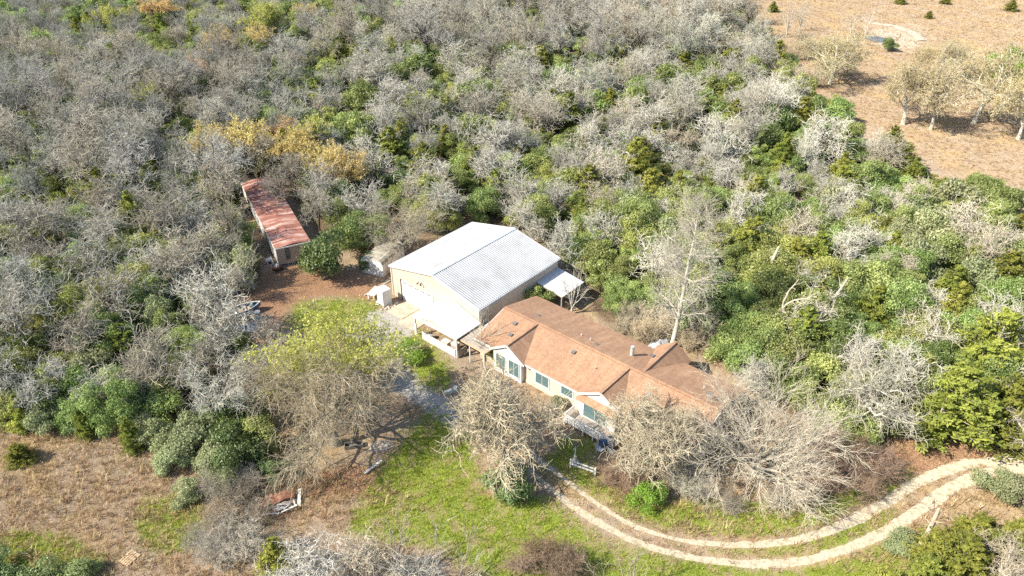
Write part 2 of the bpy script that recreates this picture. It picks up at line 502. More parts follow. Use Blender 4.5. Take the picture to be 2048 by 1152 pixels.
# ------------------------------------------------------------------ driveway: two worn limestone wheel tracks
def ribbon(mb, pts_px, w, rng, grow_=None):
    P = np.array([at(*p)[:2] for p in pts_px])
    # resample
    seg = np.linalg.norm(np.diff(P, axis=0), axis=1); s = np.concatenate([[0], np.cumsum(seg)])
    q = np.arange(0, s[-1], 0.35)
    # smooth by Catmull style averaging
    C = np.stack([np.interp(q, s, P[:, 0]), np.interp(q, s, P[:, 1])], 1)
    for _ in range(30):
        C[1:-1] = (C[:-2] + 2 * C[1:-1] + C[2:]) / 4
    T = np.gradient(C, axis=0); T /= np.linalg.norm(T, axis=1, keepdims=True)
    N = np.stack([-T[:, 1], T[:, 0]], 1)
    k = len(C)
    def wob():
        a = rng.normal(0, 1, k + 8); b = rng.normal(0, 1, k // 6 + 4)
        return 0.13 * a[:k] + 0.20 * np.interp(np.arange(k) / 6, np.arange(len(b)), b)
    W = w if np.ndim(w) == 0 else np.interp(q, np.linspace(0, s[-1], len(w)), w)
    cols = []
    J = 7
    e0, e1 = wob(), wob()
    for j in range(J):
        f = j / (J - 1) - 0.5
        off = f * W + (e0 if j == 0 else 0) + (e1 if j == J - 1 else 0)
        xy = C + N * off[:, None] if np.ndim(off) else C + N * off
        z = terrain(xy[:, 0], xy[:, 1]) + (0.012 if 0 < j < J - 1 else -0.03)
        cols.append(np.column_stack([xy, z]))
    V = np.stack(cols, 1)
    idx = np.arange(k * J).reshape(k, J)
    F = np.stack([idx[:-1, :-1], idx[:-1, 1:], idx[1:, 1:], idx[1:, :-1]], -1).reshape(-1, 4)[:, ::-1]
    mb.add(V.reshape(-1, 3), F)


TRACKS = []


def driveway():
    rng = np.random.default_rng(4)
    low = [(1020, 905), (1077, 955), (1122, 998), (1174, 1033), (1227, 1064), (1279, 1088), (1349, 1109), (1419, 1122), (1506, 1130), (1593, 1126), (1653, 1113), (1764, 1069), (1843, 1018), (1890, 983), (1938, 957), (1985, 940), (2060, 934), (2250, 936)]
    upr = [(1030, 875), (1084, 924), (1140, 966), (1199, 1012), (1251, 1047), (1314, 1071), (1384, 1085), (1488, 1094), (1580, 1085), (1685, 1053), (1764, 1009), (1827, 968), (1890, 938), (1954, 924), (2048, 919), (2250, 915)]
    m, nt, out = mk('limestone')
    n2 = noise(nt, 2.2, 6, 0.7); n3 = noise(nt, 9, 4, 0.7)
    c = ramp(nt, n3, [(0.28, (0.31, 0.26, 0.185)), (0.5, (0.47, 0.41, 0.31)), (0.7, (0.57, 0.51, 0.41))])
    c = mixc(nt, ramp(nt, n2, [(0.48, 0.0), (0.64, 0.85)]), c, (0.27, 0.225, 0.125))
    d = nd(nt, 'ShaderNodeBsdfDiffuse', Roughness=0.7); nt.links.new(c, d.inputs[0])
    nt.links.new(bump(nt, n3, 0.7, 0.06), d.inputs['Normal']); nt.links.new(d.outputs[0], out.inputs[0])
    mb = MB()
    TRACKS.append((low, 1.1)); TRACKS.append((upr, 1.0))
    ribbon(mb, low, [0.55, 0.75, 0.8, 1.05, 1.35, 1.5, 1.5], rng)
    ribbon(mb, upr, [0.6, 0.6, 0.5, 1.1, 1.3, 1.4, 1.5], rng)
    tag(mb.build('driveway', m), kind='structure')


driveway()

# ------------------------------------------------------------------ building frame: u runs back along the shop, v along the house
ANG = math.radians(49.7)
ORG = at(788, 590)
UX = np.array([math.cos(ANG), math.sin(ANG), 0]); VX = np.array([math.sin(ANG), -math.cos(ANG), 0])


def uv(u, v, z=0.0):
    return ORG + UX * u + VX * v + np.array([0, 0, z])


class Fr:
    """local frame with its origin at (u0, v0); L(u, v, z) gives coordinates under the Empty"""
    def __init__(s, u0, v0): s.u0, s.v0 = u0, v0
    def __call__(s, u, v, z): return (u - s.u0, -(v - s.v0), z)


def bare_box(fr, u0, u1, v0, v1, z0, z1):
    mb = MB(); a = fr(u0, v0, z0); b = fr(u1, v1, z1)
    mb.box(min(a[0], b[0]), max(a[0], b[0]), min(a[1], b[1]), max(a[1], b[1]), z0, z1)
    return mb


M['galv'] = solid('galvalume', (0.36, 0.37, 0.385), 0.55, 0.15, 0.5, 0.1, dirt=(0.29, 0.298, 0.305), spec=0.4)
M['galv_trim'] = solid('galvalume_trim', (0.56, 0.59, 0.62), 0.4, 0.15, 2, 0.2)
M['beige'] = solid('beige_siding', (0.60, 0.51, 0.41), 0.55, 0.06, 0.4)
M['white'] = solid('white_paint', (0.62, 0.61, 0.595), 0.5, 0.08, 2)
M['dingy'] = solid('dingy_white', (0.72, 0.70, 0.66), 0.7, 0.3, 1.5, dirt=(0.45, 0.42, 0.36))
M['concrete'] = solid('concrete', (0.46, 0.38, 0.29), 0.9, 0.25, 1.2, bmp=0.3)
M['dark_metal'] = solid('dark_metal', (0.09, 0.085, 0.08), 0.6, 0.3, 4)
M['dark_gap'] = solid('rubber_and_gap_shade', (0.05, 0.05, 0.05), 0.8, 0.3, 4)
M['cream'] = solid('cream_siding', (0.62, 0.52, 0.42), 0.6, 0.06, 0.8)
M['tan_wall'] = solid('tan_wall', (0.46, 0.37, 0.29), 0.8, 0.15, 1.0)
M['grey_wood'] = solid('grey_wood', (0.38, 0.33, 0.28), 0.85, 0.3, 3)
M['white_metal'] = solid('white_roof_metal', (0.52, 0.535, 0.56), 0.4, 0.07, 1.2)
M['awning'] = solid('awning_taupe', (0.37, 0.32, 0.265), 0.75, 0.25, 0.9)
M['brick'] = solid('brown_brick', (0.30, 0.17, 0.12), 0.9, 0.3, 5)
M['stone'] = solid('pale_stone', (0.52, 0.48, 0.42), 0.9, 0.3, 3, bmp=0.4)
M['vent_dark'] = solid('weathered_steel', (0.17, 0.16, 0.14), .8, .3, 3)
M['blue'] = solid('blue_paint', (0.075, 0.13, 0.21), 0.45, 0.35, 2)
M['tarp'] = solid('blue_grey_tarp', (0.16, 0.20, 0.28), 0.5, 0.4, 1.5)
M['rust'] = solid('rust_red', (0.30, 0.13, 0.085), 0.85, 0.4, 2.5)
M['wood'] = solid('raw_wood', (0.55, 0.40, 0.25), 0.85, 0.25, 3)
M['flue'] = solid('flue_metal', (0.58, 0.58, 0.57), 0.45, 0.2, 3, 0.3)


def glass_mat():
    m, nt, out = mk('window_glass')
    p = nd(nt, 'ShaderNodeBsdfPrincipled', Roughness=0.06)
    p.inputs['Base Color'].default_value = (0.10, 0.17, 0.18, 1)
    p.inputs['Specular IOR Level'].default_value = 1.0
    nt.links.new(p.outputs[0], out.inputs[0])
    return m


M['glass'] = glass_mat()


def shingle_mat():
    m, nt, out = mk('asphalt_shingle')
    tc = nt.nodes.new('ShaderNodeTexCoord')
    br = nd(nt, 'ShaderNodeTexBrick', Scale=1.0)
    br.inputs['Brick Width'].default_value = 0.33; br.inputs['Row Height'].default_value = 0.19
    br.inputs['Mortar Size'].default_value = 0.014; br.inputs['Mortar Smooth'].default_value = 0.4
    br.inputs['Color1'].default_value = (0.35, 0.205, 0.125, 1); br.inputs['Color2'].default_value = (0.45, 0.275, 0.17, 1)
    br.inputs['Mortar'].default_value = (0.17, 0.10, 0.065, 1)
    uvn = nd(nt, 'ShaderNodeUVMap', uv_map='shingles')
    nt.links.new(uvn.outputs[0], br.inputs['Vector'])
    n1 = noise(nt, 0.35, 4, 0.6); n2 = noise(nt, 3.5, 5, 0.7)
    mp = nd(nt, 'ShaderNodeMapping'); mp.inputs['Scale'].default_value = (1.6, 0.22, 1.0); nt.links.new(uvn.outputs[0], mp.inputs[0])
    st = noise(nt, 1.0, 5, 0.7, vec=mp.outputs[0])
    c0 = mixc(nt, ramp(nt, st, [(0.45, 0.0), (0.7, 0.6)]), br.outputs['Color'], (0.52, 0.345, 0.22))
    c = mixc(nt, ramp(nt, n1, [(0.38, 0.0), (0.66, 0.55)]), c0, (0.28, 0.165, 0.11))
    c = mixc(nt, 0.5, c, ramp(nt, n2, [(0.3, 0.72), (0.7, 1.12)]), 'MULTIPLY')
    p = nd(nt, 'ShaderNodeBsdfPrincipled', Roughness=0.9); p.inputs['Specular IOR Level'].default_value = 0.2
    nt.links.new(c, p.inputs['Base Color'])
    nt.links.new(bump(nt, br.outputs['Fac'], -0.5, 0.02), p.inputs['Normal'])
    nt.links.new(p.outputs[0], out.inputs[0])
    return m


M['shingle'] = shingle_mat()


def slope_uv(me):
    """run the shingle courses along each roof plane"""
    l = me.uv_layers.new(name='shingles')
    for p in me.polygons:
        n = p.normal
        h = Vector((-n.y, n.x, 0))
        h = h.normalized() if h.length > 1e-3 else Vector((1, 0, 0))
        up = n.cross(h)
        for li in p.loop_indices:
            co = me.vertices[me.loops[li].vertex_index].co
            l.data[li].uv = (co.dot(h), co.dot(up))


# ------------------------------------------------------------------ metal workshop
def ribbed(mb, o, along, up, nrm, width, length, ribs, rib_h=0.035, rib_w=0.07, top=None):
    """sheet panel: width along 'along', length along 'up' (list lets the top follow a slope), ribs proud along nrm"""
    o = np.array(o, float); a = np.array(along, float); u = np.array(up, float); n = np.array(nrm, float)
    xs = []
    for r in range(ribs):
        c = (r + 0.5) * width / ribs
        xs += [(c - rib_w, 0), (c - rib_w * 0.5, rib_h), (c + rib_w * 0.5, rib_h), (c + rib_w, 0)]
    prof = [(0, 0)] + xs + [(width, 0)]
    L = (lambda x: length) if top is None else top
    V = []
    for x, h in prof: V.append(o + a * x + n * h)
    for x, h in prof: V.append(o + a * x + n * h + u * L(x))
    k = len(prof)
    F = np.array([(i, i + 1, k + i + 1, k + i) for i in range(k - 1)])
    mb.add(V, F)


def workshop():
    fr = Fr(7, 7)
    root = empty('metal_workshop', uv(7, 7), ANG, 'large beige metal workshop with pale ribbed low gable roof and white garage door', 'workshop')
    W, D, ZE, ZR = 14.0, 14.0, 4.2, 5.75
    vm = W / 2
    top = lambda v: ZE + (ZR - ZE) * (1 - abs(v - vm) / vm)
    npan = 15
    pw = W / npan
    g0, g1, gz = 1.55, 6.95, 2.75
    # front wall panels (u = 0 plane, facing -u)
    for i in range(npan):
        v0 = i * pw; v1 = v0 + pw
        if v0 >= g0 - 0.01 and v1 <= g1 + 0.05: zb = gz
        else: zb = 0.0
        mb = MB()
        o = fr(0.0, v0, zb)
        ribbed(mb, o, (0, -1, 0), (0, 0, 1), (-1, 0, 0), pw - 0.006, 1, 3, 0.03, 0.05, top=lambda x, v0=v0, zb=zb: top(v0 + x) - 0.03 - zb)
        mb.build('wall_panel', M['beige'], root)
    # side wall facing the house (v = W)
    for i in range(npan):
        u0 = i * D / npan
        mb = MB()
        ribbed(mb, fr(u0, W, 0), (1, 0, 0), (0, 0, 1), (0, -1, 0), D / npan - 0.006, ZE - 0.03, 3, 0.03, 0.05)
        mb.build('wall_panel', M['beige'], root)
    mb = MB()
    a = fr(D, 0, 0); b = fr(D, W, 0)
    mb.add([fr(0, 0, 0), fr(D, 0, 0), fr(D, 0, ZE - .03), fr(0, 0, ZE - .03)], [(0, 1, 2, 3)])
    mb.add([fr(D, 0, 0), fr(D, W, 0), fr(D, W, ZE - .03), fr(D, vm, ZR - .03), fr(D, 0, ZE - .03)], [(0, 1, 2, 3, 4)])
    mb.build('wall', M['beige'], root)
    # roof panels
    ov = 0.18
    nr = 16
    LU = D + 2 * ov
    for side in (-1, 1):
        for i in range(nr):
            u0 = -ov + i * LU / nr
            mb = MB()
            e = vm + side * (vm + ov)
            ze = ZE - (ZR - ZE) / vm * ov + 0.02
            p0 = np.array(fr(u0, e, ze)); p1 = np.array(fr(u0, vm, ZR + 0.02))
            upv = p1 - p0; Ln = np.linalg.norm(upv); upv /= Ln
            al = np.array([1.0, 0, 0])
            n = np.cross(al, upv); n = n if n[2] > 0 else -n
            ribbed(mb, p0, al, upv, n, LU / nr - 0.004, Ln, 3, 0.06, 0.075)
            o = mb.build('roof_panel', M['galv'], root)
    mb = MB()
    for side in (-1, 1):
        p = [fr(-ov - .03, vm, ZR + 0.10), fr(LU - ov + .03, vm, ZR + 0.10), fr(LU - ov + .03, vm + side * 0.32, ZR + 0.035), fr(-ov - .03, vm + side * 0.32, ZR + 0.035)]
        mb.add(p, [(0, 1, 2, 3) if side > 0 else (3, 2, 1, 0)])
    mb.build('ridge_cap', M['galv_trim'], root)
    for side in (-1, 1):
        e = vm + side * (vm + ov + 0.05)
        ze = ZE - (ZR - ZE) / vm * ov
        mb = MB(); mb.bar(fr(-ov, e, ze - 0.06), fr(D + ov, e, ze - 0.06), 0.12, 0.14)
        mb.build('gutter', M['galv_trim'], root)
    for uu in (-ov - .02, D + ov + .02):
        for side in (-1, 1):
            e = vm + side * (vm + ov); ze = ZE - (ZR - ZE) / vm * ov
            mb = MB(); mb.bar(fr(uu, e, ze - .05), fr(uu, vm, ZR - .05), 0.06, 0.2)
            mb.build('rake_trim', M['white'], root)
    for vv in (-0.02, W + 0.02):
        mb = MB(); mb.bar(fr(-0.02, vv, 0), fr(-0.02, vv, ZE - .05), 0.14, 0.14)
        mb.build('corner_trim', M['beige'], root)
    # garage door
    door = MB(); a = fr(-0.03, g0 + .1, 0)
    door.box(*sorted((fr(0.06, 0, 0)[0], fr(0.0, 0, 0)[0])), fr(0, g1 - .05, 0)[1], fr(0, g0 + .1, 0)[1], 0.0, gz)
    d = door.build('garage_door', M['white'], root)
    for k in range(5):
        mb = bare_box(fr, -0.05, -0.005, g0 + .12, g1 - .07, 0.03 + k * gz / 5, (k + 1) * gz / 5 + 0.022)
        mb.build('door_panel', M['white'], d)
    for k in range(5):
        v0 = g0 + 0.45 + k * 1.0
        bare_box(fr, -0.075, -0.04, v0, v0 + 0.62, gz - 0.14, gz - 0.05).build('gap_shade_dash', M['dark_gap'], d)  # dark dashes stand in for the gap and shadow along the door top
    bare_box(fr, -0.10, -0.035, g0 - 0.05, g0 + 0.09, 0.0, 2.95).build('door_rail', M['dark_metal'], root)
    # twin flood light under the gable
    lamp = bare_box(fr, -0.12, -0.035, 4.92, 5.12, 3.75, 3.95).build('floodlight', M['dingy'], root)
    for s_ in (-1, 1):
        mb = MB(); c = np.array(fr(-0.14, 5.02 + s_ * 0.14, 3.86)); e = np.array(fr(-0.36, 5.02 + s_ * 0.3, 3.68))
        mb.cyl(c, e, 0.05, 0.11, 8); mb.build('lamp_head', M['dark_metal'], lamp)


def lean_to():
    fr = Fr(11.7, 16)
    root = empty('lean_to_awning', uv(11.7, 16), ANG, 'small white sloping awning roof on posts against the side of the metal workshop', 'awning')
    u0, u1, v0, v1 = 9.8, 14.1, 14.05, 17.85
    z0, z1 = 2.85, 2.35
    npn = 6
    w = (u1 - u0) / npn
    for i in range(npn):
        p0 = np.array(fr(u0 + i * w, v1, z1)); p1 = np.array(fr(u0 + i * w, v0, z0))
        upv = p1 - p0; Ln = np.linalg.norm(upv); upv /= Ln
        n = np.cross((1, 0, 0), upv); n = n if n[2] > 0 else -n
        mb = MB(); ribbed(mb, p0, (1, 0, 0), upv, n, w - .004, Ln, 2, 0.03, 0.04); mb.build('roof_sheet', M['white_metal'], root)
    mb = MB()
    mb.bar(fr(u0, v1 - .05, z1 - .08), fr(u1, v1 - .05, z1 - .08), 0.1, 0.14)
    mb.bar(fr(u0 + .05, v0, z0 - .08), fr(u0 + .05, v1, z1 - .08), 0.1, 0.12)
    mb.bar(fr(u1 - .05, v0, z0 - .08), fr(u1 - .05, v1, z1 - .08), 0.1, 0.12)
    mb.build('frame', M['grey_wood'], root)
    for uu in (u0 + .1, u1 - .1):
        bare_box(fr, uu - .06, uu + .06, v1 - .18, v1 - .06, 0, z1 - .12).build('post', M['grey_wood'], root)


def porch():
    fr = Fr(-2, 11)
    root = empty('shop_porch', uv(-2, 11), ANG, 'white gable roofed open porch with low white fence in front of metal workshop', 'porch')
    u0, u1, v0, vm, v1 = -4.0, -0.12, 7.75, 11.1, 14.45
    ze, zr = 2.55, 3.45
    for side, e in ((-1, v0), (1, v1)):
        for i in range(7):
            w = (u1 - u0) / 7
            p0 = np.array(fr(u0 + i * w, e, ze)); p1 = np.array(fr(u0 + i * w, vm, zr))
            upv = p1 - p0; Ln = np.linalg.norm(upv); upv /= Ln
            n = np.cross((1, 0, 0), upv); n = n if n[2] > 0 else -n
            mb = MB(); ribbed(mb, p0, (1, 0, 0), upv, n, w - .004, Ln, 2, 0.03, 0.035)
            mb.build('roof_sheet', M['white_metal'], root)
    mb = MB()
    mb.add([fr(u0 + .12, v0 + .25, ze - .05), fr(u0 + .12, v1 - .25, ze - .05), fr(u0 + .12, vm, zr - .05)], [(0, 2, 1)])
    mb.add([fr(u0 + .2, v0 + .25, ze - .05), fr(u0 + .2, v1 - .25, ze - .05), fr(u0 + .2, vm, zr - .05)], [(0, 1, 2)])
    mb.build('gable_panel', M['beige'], root)
    mb = MB()
    mb.bar(fr(u0 + .02, v0, ze - .06), fr(u0 + .02, vm, zr - .06), .05, .16); mb.bar(fr(u0 + .02, vm, zr - .06), fr(u0 + .02, v1, ze - .06), .05, .16)
    mb.bar(fr(u0 + .1, v0 + .1, ze - .14), fr(u0 + .1, v1 - .1, ze - .14), .12, .2)
    for e in (v0 + .15, v1 - .15): mb.bar(fr(u0 + .1, e, ze - .12), fr(u1, e, ze - .12), .1, .16)
    mb.build('beam', M['white'], root)
    for vv in (v0 + .2, v1 - .15):
        bare_box(fr, u0 + .04, u0 + .2, vv - .08, vv + .08, 0, ze - .2).build('post', M['white'], root)
    bare_box(fr, u0 + .04, u0 + .16, v0 + .28, v0 + .42, 0, 1.6).build('post', M['white'], root)
    # low fence
    w = (14.15 - 9.2) / 4
    for i in range(4):
        a = 9.2 + i * w
        f = bare_box(fr, u0 - .02, u0 + .04, a + .03, a + w - .03, 0.08, 0.95).build('fence_panel', M['white'], root)
        bare_box(fr, u0 - .05, u0 + .07, a + .03, a + w - .03, 0.953, 1.02).build('top_rail', M['white'], f)
    for i in range(5):
        a = 9.2 + i * w
        bare_box(fr, u0 - .055, u0 + .065, a - .055, a + .055, 0, 1.1).build('fence_post', M['white'], root)
    f = bare_box(fr, u0 + .1, u0 + 1.5, 14.42, 14.47, 0.05, 0.95).build('fence_panel', M['grey_wood'], root)
    # things kept on the porch
    b = empty('storage_barrel', uv(-3.4, 9.5), 0, 'grey plastic barrel lying at the open end of the white porch', 'barrel')
    mb = MB(); mb.cyl((-.45, 0, .32), (.45, 0, .32), .32, .32, 14); mb.cyl((.45, 0, .32), (-.45, 0, .32), .32, .32, 14); mb.build('barrel_body', M['dingy'], b)
    for xx in (-.28, .28):
        mb = MB(); mb.cyl((xx - .03, 0, .32), (xx + .03, 0, .32), .335, .335, 14); mb.build('hoop', M['dark_metal'], b)
    for (uu, vv, zz, w_, d_, h_, mt, lb) in ((-3.2, 12.0, 0, .9, .6, .7, 'wood', 'tan cardboard carton on the porch floor behind the low white fence'), (-3.0, 13.2, 0, .7, .7, .9, 'tan_wall', 'tall tan crate at the porch corner beside the end post')):
        o = empty('storage_crate', uv(uu, vv), ANG, lb, 'crate')
        mb = MB(); mb.box(-d_ / 2, d_ / 2, -w_ / 2, w_ / 2, 0, h_); mb.build('crate_body', M[mt], o)
        mb = MB(); mb.box(-d_ / 2 - .02, d_ / 2 + .02, -w_ / 2 - .02, w_ / 2 + .02, h_ + .003, h_ + .06); mb.build('lid', M['dingy'], o)


def walkway_awning():
    fr = Fr(-1.5, 16)
    root = empty('flat_walkway_awning', uv(-1.5, 16), ANG, 'flat taupe awning roof with a white end section bridging porch and shingled house', 'awning')
    z = 2.35
    us = np.linspace(-3.5, -0.2, 5)
    for i in range(4):
        mb = MB()
        ribbed(mb, fr(us[i], 18.0, z - 0.1), (1, 0, 0), np.array([0, 1, 0.03]), (0, 0, 1), us[i + 1] - us[i] - .005, 3.4, 2, .025, .04)
        mb.build('roof_sheet', M['awning'], root)
    for i in range(2):
        mb = MB()
        ribbed(mb, fr(-0.15 + i * .75, 17.2, z - 0.07), (1, 0, 0), np.array([0, 1, 0.03]), (0, 0, 1), .74, 2.4, 2, .025, .04)
        mb.build('roof_sheet', M['white_metal'], root)
    mb = MB(); mb.bar(fr(-3.55, 14.6, z - .08), fr(-3.55, 18.05, z - .16), .1, .14); mb.bar(fr(-3.5, 18.05, z - .16), fr(-.2, 18.05, z - .16), .08, .12)
    mb.build('edge_beam', M['wood'], root)
    for vv in (15.9, 17.9):
        bare_box(fr, -3.6, -3.5, vv - .05, vv + .05, 0, z - .2).build('post', M['white'], root)


workshop(); lean_to(); porch(); walkway_awning()


# ------------------------------------------------------------------ shingled house
def window(fr, parent, u, v0, v1, z0, z1, mull=1, face=-1):
    """window set in a wall facing -u: frame proud of the wall, pane(s) in it"""
    f = MB()
    t = 0.09
    ua, ub = (u - 0.05, u + 0.02) if face < 0 else (u - 0.02, u + 0.05)
    def bx(mb, a, b, c, d, k0, k1):
        p = fr(a, c, k0); q = fr(b, d, k1)
        mb.box(min(p[0], q[0]), max(p[0], q[0]), min(p[1], q[1]), max(p[1], q[1]), k0, k1)
    bx(f, ua, ub, v0 - t, v1 + t, z1, z1 + t); bx(f, ua - .03, ub, v0 - t - .03, v1 + t + .03, z0 - t, z0)
    bx(f, ua, ub, v0 - t, v0, z0, z1); bx(f, ua, ub, v1, v1 + t, z0, z1)
    w = parent_win = f.build('window', M['white'], parent)
    n = mull + 1
    for k in range(n):
        a = v0 + (v1 - v0) * k / n; b = v0 + (v1 - v0) * (k + 1) / n
        mb = MB(); bx(mb, u - 0.02, u + 0.01, a + .025, b - .025, z0 + .01, z1 - .01); mb.build('pane', M['glass'], w)
    for k in range(1, n):
        a = v0 + (v1 - v0) * k / n
        mb = MB(); bx(mb, ua + .01, ub, a - .022, a + .022, z0, z1); mb.build('mullion', M['white'], w)
    return w


def house():
    fr = Fr(2.5, 28.5)
    root = empty('shingled_house', uv(2.5, 28.5), ANG, 'long cream house under a brown shingle roof with two front gables', 'house')
    ZE, ZR = 2.65, 4.0
    UF, UB, UR = -2.65, 7.65, 2.15
    V0, V1 = 15.8, 41.15
    wf, wb = UF + 0.4, UB - 0.4
    # walls
    mb = MB()
    wl = V0 + .35; wr = V1 - .35
    zt = 2.6
    mb.add([fr(wf, wl, 0), fr(wf, wr, 0), fr(wf, wr, zt), fr(wf, wl, zt)], [(0, 3, 2, 1)])
    mb.add([fr(wb, wl, 0), fr(wb, wr, 0), fr(wb, wr, zt), fr(wb, wl, zt)], [(0, 1, 2, 3)])
    for v_, o_ in ((wl, (0, 1, 2, 3, 4)), (wr, (4, 3, 2, 1, 0))):
        mb.add([fr(wf, v_, 0), fr(wb, v_, 0), fr(wb, v_, zt), fr(UR, v_, ZR - .14), fr(wf, v_, zt)], [o_])
    mb.build('wall', M['cream'], root)
    # main roof: two thick slopes
    mb = MB()
    mb.slab([fr(UF, V1, ZE), fr(UR, V1, ZR), fr(UR, V0, ZR), fr(UF, V0, ZE)], 0.12)
    mb.slab([fr(UR, V0, ZR), fr(UR, V1, ZR), fr(UB, V1, ZE), fr(UB, V0, ZE)][::-1], 0.12)
    me = mb.mesh('roof', M['shingle'])
    slope_uv(me)
    roof = link('roof', me, root)
    s1 = (ZR - ZE) / (UR - UF)
    def gable(vc, half, u_out, zt_=ZR + 0.02, u_in=UR, sign=-1):
        """cross gable: ridge from the main ridge out to u_out"""
        sl = (zt_ - ZE) / half
        e = 0.12
        m_ = MB()
        uo = u_out
        # meeting line of the gable eave with the main slope is the eave itself
        base = UF if sign < 0 else UB
        for sd in (-1, 1):
            pts = [fr(u_in, vc, zt_), fr(uo, vc, zt_), fr(uo, vc + sd * (half + e), ZE - sl * e), fr(base, vc + sd * (half + e), ZE - sl * e)]
            if np.cross(np.array(pts[1]) - pts[0], np.array(pts[2]) - pts[0])[2] < 0: pts = pts[::-1]
            # split into two triangles that follow the valley
            m_.slab(pts, 0.10)
        g = m_.mesh('gable_roof', M['shingle']); slope_uv(g)
        o = link('gable_roof', g, root)
        r_ = MB(); r_.bar(fr(u_in, vc, zt_ + .012), fr(uo, vc, zt_ + .012), 0.3, 0.05); rm = r_.mesh('ridge_cap', M['shingle']); slope_uv(rm); link('ridge_cap', rm, root)
        return sl
    sl1 = gable(20.35, 2.15, -2.85)
    sl2 = gable(31.6, 2.45, -2.75)
    sl3 = gable(32.95, 1.85, 8.65, sign=1)
    # ridge cap of the main roof
    mb = MB(); mb.bar(fr(UR, V0 - .02, ZR + .012), fr(UR, V1 + .02, ZR + .012), 0.34, 0.05); me = mb.mesh('ridge_cap', M['shingle']); slope_uv(me); link('ridge_cap', me, root)
    # fascia boards and rakes
    mb = MB()
    mb.bar(fr(UF - .02, V0, ZE - .12), fr(UF - .02, 18.0, ZE - .12), .05, .2)
    mb.bar(fr(UF - .02, 22.6, ZE - .12), fr(UF - .02, 29.0, ZE - .12), .05, .2)
    mb.bar(fr(UF - .02, 34.2, ZE - .12), fr(UF - .02, V1, ZE - .12), .05, .2)
    mb.bar(fr(UB + .02, V0, ZE - .12), fr(UB + .02, 31.0, ZE - .12), .05, .2)
    mb.bar(fr(UB + .02, 34.9, ZE - .12), fr(UB + .02, V1, ZE - .12), .05, .2)
    for vv in (V0 - .02, V1 + .02):
        mb.bar(fr(UF, vv, ZE - .09), fr(UR, vv, ZR - .09), .05, .2); mb.bar(fr(UR, vv, ZR - .09), fr(UB, vv, ZE - .09), .05, .2)
    mb.build('fascia', M['white'], root)
    # front gable faces with white rakes
    for vc, half, uo in ((20.35, 2.15, -2.85), (31.6, 2.45, -2.75)):
        mb = MB()
        mb.add([fr(uo + .16, vc - half, ZE - .05), fr(uo + .16, vc + half, ZE - .05), fr(uo + .16, vc, ZR - .02)], [(0, 2, 1)])
        g = mb.build('gable_face', M['white'], root)
        sl = (ZR - ZE) / half
        mb = MB()
        for sd in (-1, 1):
            mb.bar(fr(uo - .02, vc, ZR - .08), fr(uo - .02, vc + sd * (half + .12), ZE - .08 - sl * .12), .06, .22)
        mb.build('rake_board', M['white'], root)
    # back gable face
    mb = MB(); mb.add([fr(8.4, 31.15, 0), fr(8.4, 34.75, 0), fr(8.4, 34.75, ZE), fr(8.4, 32.95, ZR - .1), fr(8.4, 31.15, ZE)], [(0, 1, 2, 3, 4)])
    for v_ in (31.15, 34.75): mb.add([fr(wb, v_, 0), fr(8.4, v_, 0), fr(8.4, v_, ZE - .02), fr(wb, v_, ZE - .02)], [(0, 1, 2, 3)])
    mb.build('bay_wall', M['cream'], root)
    # white bay under the second front gable, with its little pent roof
    b = MB(); p = fr(-3.0, 29.4, 0); q = fr(wf + .02, 33.6, 0)
    b.box(p[0], q[0], q[1], p[1], 0.0, 2.28)
    bay = b.build('bay_wall', M['white'], root)
    mb = MB(); mb.slab([fr(-3.25, 29.2, 2.3), fr(-3.25, 33.8, 2.3), fr(-2.6, 33.8, 2.62), fr(-2.6, 29.2, 2.62)][::-1] if False else [fr(-3.25, 33.8, 2.3), fr(-2.6, 33.8, 2.62), fr(-2.6, 29.2, 2.62), fr(-3.25, 29.2, 2.3)], .06)
    pm = mb.mesh('pent_roof', M['shingle']); slope_uv(pm); link('pent_roof', pm, root)
    b = MB(); p = fr(-2.75, 18.5, 0); q = fr(wf + .02, 22.2, 0); b.box(p[0], q[0], q[1], p[1], 0.0, 2.55); b.build('bay_wall', M['white'], root)
    # windows
    window(fr, root, -2.76, 18.9, 20.1, 0.55, 2.3, 0)
    window(fr, root, -2.76, 20.6, 21.9, 0.55, 2.3, 1)
    window(fr, root, wf - .01, 23.7, 25.3, 0.75, 2.2, 1)
    window(fr, root, wf - .01, 26.9, 28.2, 1.05, 2.15, 0)
    window(fr, root, -3.01, 30.1, 32.6, 0.6, 2.15, 1)
    window(fr, root, wf - .01, 35.5, 36.8, 0.9, 2.15, 1)
    # roof vents, pipes and the flue
    def roofz(u): return ZE + (u - UF) * s1 if u < UR else ZR - (u - UR) * (ZR - ZE) / (UB - UR)
    def vent(u, v):
        mb = MB(); z = roofz(u); dz = .06
        c = np.array(fr(u, v, z + .09)); sl = (s1 if u < UR else -(ZR - ZE) / (UB - UR))
        ax = np.array([1, 0, sl]); ax /= np.linalg.norm(ax); n = np.array([-ax[2], 0, ax[0]])
        mb.obox(c, ax * .2, (0, .2, 0), n * .07)
        mb.build('roof_vent', M['vent'], root)
    M['vent'] = solid('vent_grey', (0.16, 0.155, 0.16), 0.5, 0.3, 5)
    for u_, v_ in ((3.6, 19.3), (.9, 18.3), (-.5, 18.9), (3.3, 27.0), (.9, 25.9), (-.6, 31.0), (.3, 34.8), (-.2, 38.0)): vent(u_, v_)
    mb = MB(); c = np.array(fr(5.6, 32.1, 3.62)); mb.obox(c, (.2, 0, 0), (0, .2, 0), (0, 0, .08)); mb.build('roof_vent', M['vent'], root)
